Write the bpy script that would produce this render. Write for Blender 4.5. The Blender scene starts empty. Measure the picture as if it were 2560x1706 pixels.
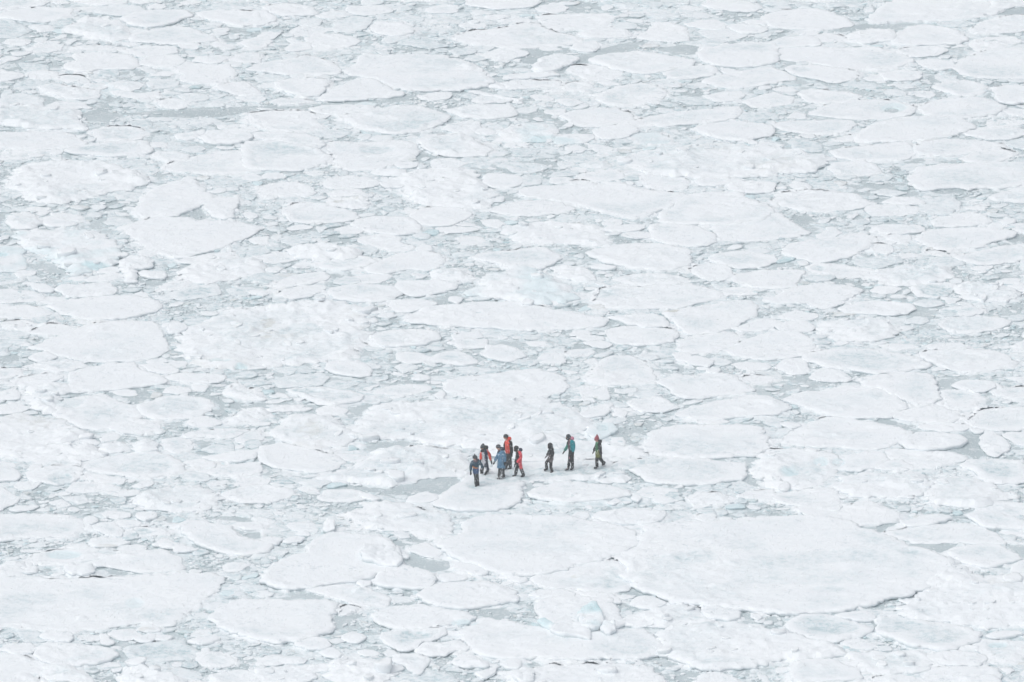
import bpy, math, random
import numpy as np
from mathutils import Vector
from mathutils.bvhtree import BVHTree

rng = np.random.default_rng(7)
random.seed(7)
SC = bpy.context.scene
COL = SC.collection

# ------------------------------------------------------------------ camera
CAM_H, PITCH, LENS = 118.0, math.radians(16.5), 300.0
F = LENS / 36.0 * 2560.0
cam_d = bpy.data.cameras.new('camera')
cam_d.lens = LENS
cam_d.sensor_width = 36.0
cam_d.clip_start, cam_d.clip_end = 1.0, 20000.0
cam = bpy.data.objects.new('camera', cam_d)
cam.location = (0, 0, CAM_H)
cam.rotation_euler = (math.pi / 2 - PITCH, 0, 0)
COL.objects.link(cam)
SC.camera = cam

# ------------------------------------------------------------------ overcast snowy daylight
SUN_EL, SUN_AZ = math.radians(62), math.radians(-125)      # azimuth from +Y towards +X
world = bpy.data.worlds.new('World')
SC.world = world
world.use_nodes = True
wn = world.node_tree.nodes
bg = wn['Background']
sky = wn.new('ShaderNodeTexSky')
sky.sky_type = 'NISHITA'
sky.sun_disc = False
sky.sun_elevation = SUN_EL
sky.sun_rotation = SUN_AZ
sky.dust_density = 3.0
hsv = wn.new('ShaderNodeHueSaturation')                    # thick cloud takes most of the blue out
hsv.inputs['Saturation'].default_value = 0.24
world.node_tree.links.new(sky.outputs[0], hsv.inputs['Color'])
world.node_tree.links.new(hsv.outputs[0], bg.inputs['Color'])
bg.inputs['Strength'].default_value = 0.13
sun_d = bpy.data.lights.new('sun', 'SUN')
sun_d.energy = 0.7
sun_d.angle = math.radians(45)
sun_d.color = (1.0, 0.97, 0.93)
sun = bpy.data.objects.new('sun', sun_d)
sun.location = (0, 300, 200)
sdir = Vector((math.sin(SUN_AZ) * math.cos(SUN_EL), math.cos(SUN_AZ) * math.cos(SUN_EL), math.sin(SUN_EL)))
sun.rotation_euler = sdir.to_track_quat('Z', 'Y').to_euler()
COL.objects.link(sun)
SC.view_settings.view_transform = 'Standard'
SC.view_settings.look = 'None'
SC.view_settings.exposure = 0.37
SC.view_settings.gamma = 1.0
SC.cycles.use_denoising = True
SC.cycles.use_adaptive_sampling = False
HAZE = 0.00043         # density of the snowy air

# ------------------------------------------------------------------ helpers
CP, SP = math.cos(PITCH), math.sin(PITCH)

def survey(u, v, z=0.0):
    """point of the picture sector grid (2560 x 1706) -> place on the level z"""
    dx, dy = (np.asarray(u, float) - 1280) / F, (853 - np.asarray(v, float)) / F
    wy, wz = CP + dy * SP, -SP + dy * CP
    t = (z - CAM_H) / wz
    return dx * t, wy * t

ROW0 = (0.0, 427.0, 853.0, 1280.0)
def sector(r, c, x, y):
    return c * 640 + np.asarray(x, float) / 3.674, ROW0[r] + np.asarray(y, float) / 3.674

def hash2(ix, iy, s):
    h = (ix * 374761393 + iy * 668265263 + s * 982451653) & 0xffffffff
    h = ((h ^ (h >> 13)) * 1274126177) & 0xffffffff
    h = h ^ (h >> 16)
    return (h & 0xffff) / 65535.0

def noise(x, y, f=1.0, s=0):
    """value noise, about -1..1"""
    x, y = np.asarray(x) * f + 1000.3, np.asarray(y) * f + 1000.7
    ix, iy = np.floor(x).astype(np.int64), np.floor(y).astype(np.int64)
    fx, fy = x - ix, y - iy
    fx, fy = fx * fx * fx * (fx * (fx * 6 - 15) + 10), fy * fy * fy * (fy * (fy * 6 - 15) + 10)
    a, b = hash2(ix, iy, s), hash2(ix + 1, iy, s)
    c, d = hash2(ix, iy + 1, s), hash2(ix + 1, iy + 1, s)
    return ((a + (b - a) * fx) * (1 - fy) + (c + (d - c) * fx) * fy) * 2 - 1

def fbm(x, y, f, s=0, o=3):
    t, a, n = 0.0, 1.0, 0.0
    for k in range(o):
        t = t + a * noise(x * 1.0 + 0.37 * k * y, y * 1.0 - 0.37 * k * x, f * 2.03 ** k, s + 17 * k)
        n += a
        a *= 0.5
    return t / n

def sstep(a, b, x):
    t = np.clip((x - a) / (b - a), 0, 1)
    return t * t * (3 - 2 * t)

def tag(o, label=None, cat=None, group=None, kind=None):
    if label: o['label'] = label
    if cat: o['category'] = cat
    if group: o['group'] = group
    if kind: o['kind'] = kind
    return o

def mesh_obj(name, V, Fq, mat, parent=None, attrs=None, smooth=True, loc=None, edge_poly=None):
    """V (n,3); Fq list of face index arrays (all of one size per array)"""
    V = np.asarray(V, np.float32)
    me = bpy.data.meshes.new(name)
    arrs = [np.asarray(f, np.int32) for f in Fq if len(f)]
    nl = sum(a.size for a in arrs)
    nf = sum(len(a) for a in arrs)
    me.vertices.add(len(V)); me.loops.add(nl); me.polygons.add(nf)
    me.vertices.foreach_set('co', V.ravel())
    me.loops.foreach_set('vertex_index', np.concatenate([a.ravel() for a in arrs]))
    tot = np.concatenate([np.full(len(a), a.shape[1], np.int32) for a in arrs])
    st = np.concatenate([[0], np.cumsum(tot)[:-1]]).astype(np.int32)
    me.polygons.foreach_set('loop_start', st)
    me.polygons.foreach_set('loop_total', tot)
    me.update(calc_edges=True)
    me.validate()
    if smooth:
        me.polygons.foreach_set('use_smooth', np.ones(len(me.polygons), bool))
    for k, a in (attrs or {}).items():
        at = me.attributes.new(k, 'FLOAT', 'POINT')
        at.data.foreach_set('value', np.asarray(a, np.float32))
    for m in (mat if isinstance(mat, (list, tuple)) else [mat]):
        me.materials.append(m)
    o = bpy.data.objects.new(name, me)
    COL.objects.link(o)
    if parent: o.parent = parent
    if loc is not None: o.location = loc
    return o

# ------------------------------------------------------------------ materials
class NT:
    def __init__(self, name):
        self.m = bpy.data.materials.new(name)
        self.m.use_nodes = True
        self.t = self.m.node_tree
        self.b = self.t.nodes['Principled BSDF']
    def n(self, kind, **kw):
        x = self.t.nodes.new('ShaderNode' + kind)
        for k, v in kw.items(): setattr(x, k, v)
        return x
    def l(self, a, b): self.t.links.new(a, b)
    def val(self, x, sock):
        if hasattr(x, 'is_output'): self.l(x, sock)
        else: sock.default_value = x
    def math(self, op, a, b=0.0, clamp=False):
        x = self.n('Math', operation=op, use_clamp=clamp)
        self.val(a, x.inputs[0]); self.val(b, x.inputs[1])
        return x.outputs[0]
    def mix(self, f, a, b):
        x = self.n('Mix', data_type='RGBA')
        self.val(f, x.inputs[0])
        for s, c in ((6, a), (7, b)):
            if hasattr(c, 'is_output'): self.l(c, x.inputs[s])
            else: x.inputs[s].default_value = (*c, 1)
        return x.outputs[2]
    def noise(self, scale, detail=3, rough=0.55, vec=None):
        x = self.n('TexNoise')
        x.inputs['Scale'].default_value = scale
        x.inputs['Detail'].default_value = detail
        x.inputs['Roughness'].default_value = rough
        if vec is not None: self.l(vec, x.inputs['Vector'])
        return x.outputs['Fac']
    def ramp(self, f, lo, hi):
        x = self.n('MapRange', interpolation_type='SMOOTHSTEP')
        self.val(f, x.inputs['Value'])
        x.inputs['From Min'].default_value = lo
        x.inputs['From Max'].default_value = hi
        return x.outputs[0]
    def attr(self, name):
        return self.n('Attribute', attribute_name=name).outputs['Fac']

def ice_material():
    k = NT('snowy_ice')
    pos = k.n('NewGeometry').outputs['Position']
    c = k.mix(k.noise(0.35, 2, vec=pos), (.832, .875, .905), (.887, .912, .931))
    # wet slush showing through the snow, in streaky specks
    wet = k.attr('wet')
    speck = k.ramp(k.noise(3.2, 4, .65, vec=pos), .44, .66)
    fine = k.math('MULTIPLY', k.ramp(k.noise(2.9, 6, .75, vec=pos), .57, .65), k.ramp(k.noise(.22, 3, vec=pos), .40, .62))
    w = k.math('MULTIPLY', wet, k.math('ADD', k.math('MULTIPLY', speck, .75), .35), clamp=True)
    c = k.mix(k.math('MULTIPLY', fine, .6), c, (.50, .575, .615))
    c = k.mix(w, c, (.535, .645, .68))
    c = k.mix(k.attr('blue'), c, (.53, .745, .79))
    c = k.mix(k.math('MULTIPLY', k.attr('dirt'), k.ramp(k.noise(2.0, 4, vec=pos), .35, .6)), c, (.55, .56, .52))
    # broken sides are bare glassy ice
    side = k.attr('side')
    c = k.mix(k.math('MULTIPLY', side, .9), c, (.44, .54, .545))
    k.l(c, k.b.inputs['Base Color'])
    k.b.inputs['Roughness'].default_value = .75
    k.b.inputs['Specular IOR Level'].default_value = .2
    bp = k.n('Bump')
    bp.inputs['Strength'].default_value = .8
    bp.inputs['Distance'].default_value = .05
    k.l(k.noise(4.0, 5, .65, vec=pos), bp.inputs['Height'])
    k.l(bp.outputs[0], k.b.inputs['Normal'])
    return k.m

def sea_material():
    k = NT('grease_ice_water')
    pos = k.n('NewGeometry').outputs['Position']
    base = k.mix(k.ramp(k.noise(.16, 3, vec=pos), .35, .65), (.455, .53, .555), (.55, .625, .65))
    vo = k.n('TexVoronoi', feature='DISTANCE_TO_EDGE')
    vo.inputs['Scale'].default_value = 2.1
    vo.inputs['Randomness'].default_value = 1.0
    k.l(pos, vo.inputs['Vector'])
    plate = k.math('MULTIPLY', k.ramp(vo.outputs['Distance'], .04, .16), k.ramp(k.noise(1.1, 4, .7, vec=pos), .44, .66))
    c = k.mix(k.math('MULTIPLY', plate, .75), base, (.70, .745, .765))
    c = k.mix(k.math('MULTIPLY', k.ramp(k.noise(7, 3, vec=pos), .5, .75), .35), c, (.80, .83, .84))
    k.l(c, k.b.inputs['Base Color'])
    k.b.inputs['Roughness'].default_value = .45
    k.b.inputs['IOR'].default_value = 1.31
    bp = k.n('Bump')
    bp.inputs['Strength'].default_value = .25
    bp.inputs['Distance'].default_value = .04
    k.l(k.noise(3.0, 4, vec=pos), bp.inputs['Height'])
    k.l(bp.outputs[0], k.b.inputs['Normal'])
    return k.m

def cloth(name, col, col2=None, snow=.35, scale=28.0):
    """outdoor fabric with wet blotches and stuck snow"""
    k = NT(name)
    pos = k.n('TexCoord').outputs['Object']
    c2 = col2 or tuple(x * .72 for x in col)
    c = k.mix(k.ramp(k.noise(9, 3, vec=pos), .4, .6), col, c2)
    s = k.ramp(k.noise(scale, 2, .5, vec=pos), .60, .68)
    c = k.mix(k.math('MULTIPLY', s, snow), c, (.80, .83, .86))
    k.l(c, k.b.inputs['Base Color'])
    k.b.inputs['Roughness'].default_value = .8
    k.b.inputs['Specular IOR Level'].default_value = .25
    return k.m

ICE = ice_material()
SEA = sea_material()
# ---------------------------------------------------------------------------
# Floe outlines.  The field was surveyed in 4 x 4 sectors; each line is one floe:
# flags, outline corners, and for landmark floes a short description.
# flags: r rough, w wet grey patches, t thick edge, d dirty, b blue ice, k block lying on a floe
# ---------------------------------------------------------------------------
FLOES = {
(0,0): '''
- 0,150 90,100 400,70 640,75 680,90 640,130 520,175 420,200 330,200 200,185 110,165 |grey floe with dark curved front, top left corner
- -100,-40 420,-40 425,10 390,40 200,65 0,95 -100,100
- 640,0 700,20 850,42 960,45 1150,30 1230,-20 620,-30
- 1110,165 1200,130 1330,105 1500,92 1700,100 1760,140 1700,170 1600,215 1480,235 1350,243 1200,225 1140,195 |lens shaped floe high in the upper left
r 610,280 640,235 740,215 800,160 930,180 1100,195 1170,250 1200,300 1180,360 1000,365 860,340 740,318 640,315
- 1190,320 1400,280 1600,240 1700,245 1800,280 1930,320 2000,360 1800,395 1560,400 1350,385 1200,370
- 690,490 850,475 1050,480 1170,500 1260,545 1285,570 1280,605 1180,625 1050,632 930,630 860,650 720,655 620,620 600,590 700,560 |smooth white floe with undercut front, upper left
- 1300,560 1350,510 1500,495 1640,510 1700,560 1650,595 1500,610 1380,600 1310,590
- 1650,600 1720,585 1950,600 2100,590 2180,670 2080,740 1950,765 1800,760 1660,735 1680,700 1640,650
- 215,690 250,660 400,645 540,660 535,700 440,725 300,720
- 540,700 640,685 760,700 820,735 700,750 580,740
- 330,790 500,770 700,810 900,830 910,890 760,910 600,890 450,840
r -60,1010 120,980 330,970 500,975 640,1000 730,1040 720,1085 820,1140 790,1190 620,1180 460,1180 300,1165 150,1150 0,1135 -60,1120 |pitted lumpy floe at the upper left edge
- -60,1215 130,1210 400,1205 640,1220 720,1265 790,1310 700,1340 560,1360 400,1370 200,1360 -60,1350
w 600,1385 700,1340 900,1320 1200,1290 1320,1300 1390,1370 1370,1400 1200,1425 950,1430 800,1415 650,1405
- 1000,840 1100,830 1300,860 1480,830 1460,880 1330,910 1180,895 1050,870
r 980,770 1100,745 1280,765 1300,800 1180,830 1050,815
wt 1600,1230 1720,1215 1880,1185 1890,1215 1800,1265 1700,1280 1630,1265
t 1850,1250 1950,1200 2150,1190 2300,1220 2280,1270 2150,1310 2000,1310 1890,1290
- 1380,1420 1450,1390 1620,1390 1750,1420 1740,1480 1600,1470 1480,1465
- 1560,1500 1800,1440 2000,1400 2200,1390 2400,1400 2450,1500 2400,1570 2100,1600 1700,1580 1500,1550
w 820,1200 1000,1155 1250,1170 1400,1210 1300,1280 1100,1300 900,1295
- 230,450 320,420 560,430 540,470 420,485 300,490
w 1450,920 1600,900 1740,930 1720,970 1640,1005 1560,1000 1480,960
- 0,640 200,680 210,700 100,730 0,745 -60,740 -60,650
- 1170,450 1330,420 1600,430 1640,480 1500,500 1300,520 1210,490
- 660,430 900,415 1150,435 1165,455 1000,462 750,462
- 1780,110 1950,95 2200,95 2400,100 2400,220 2200,225 2030,190 1850,160
- 2110,530 2200,490 2360,480 2400,500 2400,580 2200,575
- 2200,380 2400,330 2500,380 2400,440 2290,435 2230,410
- 2060,770 2250,740 2280,790 2400,850 2300,880 2180,870 1980,800
''',
(0,1): '''
- 70,60 180,30 350,20 470,45 530,85 560,125 430,130 260,135 160,105 |rounded snow topped floe at the top, left of centre
- 820,60 950,45 1150,45 1260,75 1250,95 1150,120 1000,130 890,115 840,90
- 550,150 640,110 780,95 870,140 760,160 650,165
- 1060,270 1080,200 1200,200 1210,215 1350,210 1460,265 1430,300 1330,325 1220,315 1130,300
- 455,340 600,310 760,305 900,340 960,370 850,420 700,455 600,455 540,440 480,395 |smooth oval floe, upper left of centre
- 1800,345 1950,290 2300,250 2450,205 2560,215 2700,290 2900,330 3000,360 2900,400 2700,425 2400,440 2250,430 2060,410 1900,380 |long flat floe near the top centre
- 0,600 100,570 300,545 450,510 600,530 720,590 780,640 720,680 600,690 300,680 100,655 -80,640
- 790,640 900,590 1000,480 1150,510 1400,500 1700,505 1900,560 2020,600 2060,650 2150,740 2110,780 1950,805 1800,815 1600,825 1430,815 1280,790 1150,740 1070,710 900,680 |large smooth floe bordering the dark lead
- 550,920 600,880 750,810 950,720 1060,725 1180,780 1370,850 1330,875 1150,890 900,910 700,930 |triangular floe on the dark lead
- 170,800 200,740 350,715 560,715 700,740 640,800 560,870 440,890 300,850
- 100,940 200,900 400,905 540,930 400,960 240,965
w -80,1030 200,1010 480,1015 560,1060 590,1140 570,1190 380,1205 150,1190 0,1150 -80,1100
- 460,990 600,965 800,955 1100,970 1050,1010 900,1035 700,1050 560,1030
w 780,1070 900,1040 1100,1010 1300,970 1500,970 1700,1030 1760,1070 1700,1110 1580,1170 1450,1200 1280,1220 1150,1210 1000,1180 850,1120 |speckled oval floe below the dark lead
- 650,1330 720,1295 950,1310 1250,1290 1450,1310 1500,1380 1470,1440 1300,1500 1150,1540 900,1560 780,1530 700,1440 |floe with an oval blue pool, upper centre
- 1460,1290 1600,1240 1900,1230 2000,1300 2200,1380 2100,1430 1900,1440 1720,1430 1600,1380
- 0,1220 200,1205 400,1220 560,1260 640,1320 560,1355 400,1345 150,1270 0,1260
w -100,1295 150,1290 400,1355 560,1370 680,1440 620,1500 400,1560 100,1560 -100,1540
- 1690,1180 1800,1140 1950,1105 2060,1120 2080,1170 2000,1210 1850,1215
- 2060,500 2250,440 2400,440 2500,480 2400,520 2250,540 2100,520
- 1750,1010 2050,960 2350,970 2400,1060 2200,1090 1900,1080
t 1950,835 2000,825 2200,860 2420,905 2420,925 2350,912 2100,868
t 2290,770 2340,735 2400,730 2440,760 2400,810 2330,815
wb 900,960 1000,930 1110,950 1090,985 960,985
- 1500,890 1600,850 1780,840 1780,900 1600,920 1530,905
- -150,120 0,90 90,95 180,150 160,190 60,220 0,230 -100,200
''',
(0,2): '''
- 240,190 300,140 450,125 700,125 900,120 990,150 930,190 850,240 700,265 550,270 400,260 290,240 |bright oval floe close to the top edge
- 620,310 750,260 900,245 1060,270 1100,330 950,345 800,345 680,335
- 1150,345 1250,270 1320,205 1450,205 1560,245 1640,300 1620,370 1450,375 1280,365
- 1590,215 1700,195 1850,175 1980,210 1950,250 1850,265 1750,255 1650,235
- 700,545 780,510 1000,485 1150,470 1350,490 1550,520 1700,560 1640,600 1500,625 1390,650 1250,670 1100,665 950,630 800,590 |tongue shaped floe beside pale blue slush
- 520,640 560,605 750,600 900,620 1010,660 1020,700 900,735 760,735 680,730 600,680
t 215,600 260,530 400,490 560,500 640,530 500,580 400,620 300,650 230,640 |humped round floe on the left of the blue slush
t -60,690 100,670 300,655 440,680 300,705 100,715 -60,720
- -200,780 0,740 300,735 460,740 450,790 250,800 0,815 -200,800
- 455,790 550,750 720,745 760,800 650,835 560,840 480,815
- 700,880 900,830 1050,780 1250,770 1420,830 1400,900 1200,960 1000,970 830,940 780,890
- 440,1060 600,1010 800,990 950,1000 1080,1040 1120,1110 980,1130 800,1165 650,1160 520,1120
w 1080,1140 1100,1110 1300,1060 1600,1030 1900,1000 2080,985 2090,1050 2020,1090 1850,1115 1600,1130 1400,1150 1200,1150 |long grey patched floe, upper right of centre
- 745,1190 850,1155 1000,1140 1130,1160 1140,1210 1060,1250 900,1275 830,1265 780,1230
wb 1080,1280 1150,1230 1350,1210 1450,1250 1460,1310 1300,1330 1130,1310
rd 1050,1450 1250,1380 1600,1330 2000,1320 2400,1350 2750,1390 3000,1450 2950,1500 2750,1560 2400,1600 2000,1620 1600,1610 1300,1580 1120,1520 |very long snowy floe, upper right
- 1700,490 1780,440 2000,400 2300,390 2400,400 2450,560 2300,590 2100,610 1900,600 1730,540
- 1390,660 1500,610 1700,600 1850,590 1910,650 1850,690 1700,705 1550,715 1430,710
- 1750,740 1900,690 2100,650 2350,600 2500,650 2600,720 2400,760 2200,790 2000,800 1880,785
- 1780,890 1850,850 2100,830 2140,870 2080,910 1900,930
- 2120,930 2250,890 2420,850 2600,900 2550,960 2350,985 2200,980
- 2000,250 2100,220 2250,230 2350,270 2300,300 2100,300
- 1720,40 1900,-10 2150,0 2300,60 2200,100 2050,100 1850,70
rb -100,1200 100,1130 400,1150 420,1260 330,1300 100,1310 -50,1280 |jumbled pale blue ridge floe, upper centre
b 440,1230 700,1225 740,1260 640,1310 400,1310 350,1270
- 550,440 560,390 780,370 820,430 750,470 620,465
- 1660,1180 1800,1140 2100,1110 2400,1150 2400,1230 2100,1290 1900,1270 1750,1220
''',
(0,3): '''
- 0,130 100,90 450,80 600,130 700,170 770,225 650,255 450,275 300,268 150,255 50,235 -50,180 |boat shaped floe on the lead, top right
- 920,210 925,150 1100,30 1300,-40 2000,-40 2040,70 2170,80 2150,120 1950,150 1750,180 1500,190 1250,200 1050,220 |straight edged floe at the top right
- 2010,0 2060,70 2180,75 2400,40 2400,-60 2000,-60
w 430,370 480,320 600,305 720,340 720,370 600,395 500,385
- 710,320 800,290 950,265 1150,270 1175,330 1140,370 1000,380 880,395 780,380
- 1160,400 1180,310 1300,245 1450,220 1600,240 1750,290 1830,360 1750,400 1500,410 1300,410
- 1850,260 1950,190 2100,160 2400,130 2400,270 2200,290 2050,300 1900,300
- 50,530 100,440 300,420 600,430 1000,435 1180,480 1300,510 1340,560 1200,610 1000,640 700,620 400,570 250,560 |huge flat floe in the upper right
- -50,400 150,340 400,330 480,390 460,420 200,425 0,450
- 1170,470 1250,440 1500,420 1660,460 1560,500 1350,515 1240,490
- 1350,560 1500,530 1700,560 1720,620 1570,650 1450,620
- 1710,620 1780,540 1900,490 2100,450 2400,440 2400,710 2200,715 1950,710 1850,690 1760,650
- 1490,790 1600,750 1850,730 2000,790 1980,840 1880,880 1730,880 1600,830
- 1390,1000 1430,950 1600,910 1900,890 2100,930 2175,990 2120,1040 1950,1070 1750,1075 1550,1060 1440,1040 |clean bright oval floe near the right edge
- 250,860 350,820 550,830 750,840 860,890 750,930 500,950 350,920
- 350,1045 440,1010 560,960 900,910 1200,930 1390,980 1300,1050 1100,1090 900,1100 700,1080 560,1070 |floe with a dark green hole
- 20,1150 100,1120 400,1110 750,1100 800,1130 730,1190 600,1230 400,1235 150,1190
- 780,1270 850,1200 1000,1140 1250,1080 1500,1060 1800,1080 1900,1150 1850,1200 1700,1250 1400,1290 1200,1300 950,1300 850,1290
- 590,1290 700,1245 800,1240 780,1300 680,1305
- 560,1390 700,1350 950,1330 1250,1310 1350,1420 1300,1460 1050,1480 800,1470 650,1450
- 1310,1360 1450,1300 1700,1270 2000,1290 2200,1330 2050,1380 1800,1400 1600,1420 1400,1420
- 1740,1450 1950,1380 2100,1350 2300,1400 2200,1450 2100,1490 1950,1500 1820,1480
- 1350,1560 1600,1500 1850,1510 1900,1560 1700,1600 1450,1590
- 200,600 400,590 650,620 840,650 800,730 600,750 450,730 280,690 150,620
w 1050,680 1200,640 1400,660 1400,720 1200,740 1080,720
- 2050,800 2200,770 2400,790 2400,930 2250,950 2130,930
''',
(1,0): '''
r 100,130 200,-30 450,-90 900,-90 1300,0 1350,60 1250,150 1000,190 800,240 600,290 450,300 330,280 200,190 |broad lumpy floe at the left, upper half
- 1240,400 1300,250 1500,130 1750,60 1820,110 1880,180 1990,240 1880,295 1750,350 1600,400 1500,415 1350,410 |bright triangular floe left of centre
t 1860,340 1890,270 2000,240 2200,230 2200,290 2160,370 2150,430 2060,440 1950,410 |blocky square floe beside the triangular floe
- 1080,520 1250,470 1400,425 1650,420 1800,450 2200,470 2420,500 2420,530 2300,590 2100,670 1900,740 1750,785 1640,800 1500,770 1350,690 1200,600 |big pointed floe on the left
rb 170,600 220,545 450,560 620,545 900,560 1000,620 1170,690 1150,760 1080,840 900,920 700,950 620,910 580,850 500,780 300,740 190,700 |left floe with a turquoise crack
t 380,450 420,415 520,410 620,450 720,470 640,495 500,500 400,490
- 460,390 560,385 700,400 770,430 700,455 560,450
- 1630,830 1750,790 1950,760 2150,740 2160,780 2050,830 1800,850 1680,850
r 1630,910 1750,860 2000,810 2150,800 2400,830 2450,930 2300,980 2100,1000 1900,1030 1800,1030 1690,990 |lumpy round floe below the big pointed floe
- 500,1080 560,1040 800,1030 1000,1030 1080,1080 1030,1130 800,1150 600,1135
- 450,1240 520,1200 800,1170 1100,1140 1250,1150 1400,1190 1480,1230 1430,1280 1250,1330 1050,1355 850,1365 750,1350 600,1310 |long white floe at the left edge's middle
- -100,1350 -100,1270 60,1240 250,1230 380,1260 490,1310 350,1335 100,1350
- 1460,1080 1560,1020 1700,1005 1770,1030 1680,1070 1580,1100
b -80,670 60,690 170,690 190,740 240,800 240,890 130,910 0,920 -80,900
- 260,1040 400,1030 500,1080 480,1110 370,1115 310,1080
- 340,1170 480,1150 600,1180 540,1215 400,1215
t 1520,1440 1560,1400 1680,1395 1720,1440 1650,1480 1550,1480
- 110,1430 200,1400 290,1410 240,1450 160,1465
- -100,1400 200,1370 300,1390 100,1415 -100,1440
- 250,1480 400,1430 450,1400 640,1420 700,1470 560,1500 400,1500
- 270,1620 450,1560 700,1460 900,1400 1200,1390 1430,1390 1500,1460 1550,1560 1530,1650 1400,1710 1200,1745 950,1750 750,1730 550,1690 420,1640 |smooth kidney shaped floe on the left
rt 1080,840 1200,780 1400,800 1400,860 1300,890 1240,900 1250,960 1260,1010 1180,1010 1130,950
t 1260,930 1330,910 1520,950 1500,980 1380,975
- 620,980 720,950 820,970 740,1010 640,1000
- 760,1000 900,960 1080,940 1120,970 1000,1010 800,1020
- 140,940 200,910 330,930 300,960 170,970
rt 60,480 100,430 230,370 340,410 370,470 300,530 100,530
w 240,340 330,325 480,345 400,370 280,365
''',
(1,1): '''
- 20,200 50,140 200,115 400,110 510,150 540,200 460,230 330,220 200,235 60,250
- 600,110 700,60 850,45 1050,60 1150,110 1100,140 950,160 750,165 640,150
t 1180,80 1300,50 1370,90 1330,150 1200,150 1150,110
r 1340,20 1400,10 1900,-20 2050,60 2100,130 2200,200 2280,270 2150,300 2080,330 1930,320 1700,320 1500,290 1400,260 1370,170 |rough speckled floe above the picture centre
- 1430,380 1520,340 1700,325 1900,335 1980,385 1900,450 1800,490 1650,500 1540,490 1460,460 |cap shaped floe below the rough speckled floe
- 235,360 330,310 450,290 620,300 750,340 900,380 960,430 850,460 700,470 480,470 310,460
rd 640,270 720,245 980,240 1040,340 930,350 800,335 680,310 |dirty lumpy floe left of the picture centre
- 640,200 800,170 950,170 1000,210 900,235 700,235
w 900,480 960,440 1200,420 1400,430 1500,500 1500,570 1300,590 1100,560 960,520
- 940,640 1000,600 1200,575 1330,600 1330,650 1500,700 1400,740 1200,740 1100,700
r 300,740 340,690 480,670 700,690 950,740 900,800 700,800 580,820 480,800 380,790
w 520,840 700,820 900,780 1000,790 1110,830 1020,870 930,900 830,910 700,900 600,870
- 1010,890 1150,820 1300,760 1500,735 1680,760 1730,800 1700,860 1580,910 1450,890 1280,910 1150,940 1050,920 |wing shaped floe at the picture centre
- 160,1050 280,970 450,940 630,920 670,960 650,985 500,1030 350,1050 250,1055
- 190,1130 230,1090 400,1060 600,1050 650,1070 560,1120 450,1160 340,1170 260,1150
- 640,1120 680,1080 850,1040 1050,1040 1250,1060 1310,1120 1250,1180 1100,1200 950,1200 820,1180 720,1160 |clean oval floe above the domed floe
rt 1560,950 1650,910 1850,870 1950,890 1990,960 2100,990 1950,1005 1750,1000 1620,1005
- 1290,1060 1320,1010 1550,1010 1850,1010 1850,1060 1700,1110 1500,1145 1400,1140 1330,1110
- 1210,1210 1280,1180 1500,1170 1650,1210 1550,1260 1400,1290 1270,1290
- 1380,1370 1430,1320 1600,1250 1900,1220 2400,1200 2900,1290 3250,1350 3200,1420 2700,1460 2450,1470 2200,1450 1900,1430 1500,1400 |long low floe under the humped floe
rd -720,1620 -650,1480 -400,1400 -250,1250 0,1260 100,1240 350,1230 450,1200 650,1180 820,1200 870,1280 1000,1330 1060,1430 1000,1530 900,1640 700,1720 400,1760 100,1790 -200,1820 -500,1780 -600,1700 |large domed floe with a brown stained ridge
- 1000,1250 1150,1260 1190,1300 1050,1310
rtb 1900,1130 2050,1060 2120,970 2300,930 2400,880 2550,890 2700,950 2780,1020 2850,1080 2920,1150 2860,1210 2740,1170 2620,1200 2400,1200 2150,1160 |humped thick floe near the centre
- 1850,640 1900,600 2080,610 2110,660 2000,690 1880,680
- 2000,790 2100,750 2350,720 2650,700 2760,760 2800,800 2700,870 2600,900 2350,880 2200,840
- 2090,360 2250,300 2500,270 2800,290 2930,350 2800,390 2500,410 2300,400
- 2080,50 2150,20 2400,40 2450,100 2400,140 2250,160 2100,110
- 1650,520 1900,505 2050,530 1900,560 1700,560
- 1060,1520 1200,1470 1450,1450 1650,1470 1690,1540 1500,1600 1150,1610
- 1780,1510 1900,1470 2050,1470 2100,1520 1950,1550 1820,1560
''',
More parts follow.
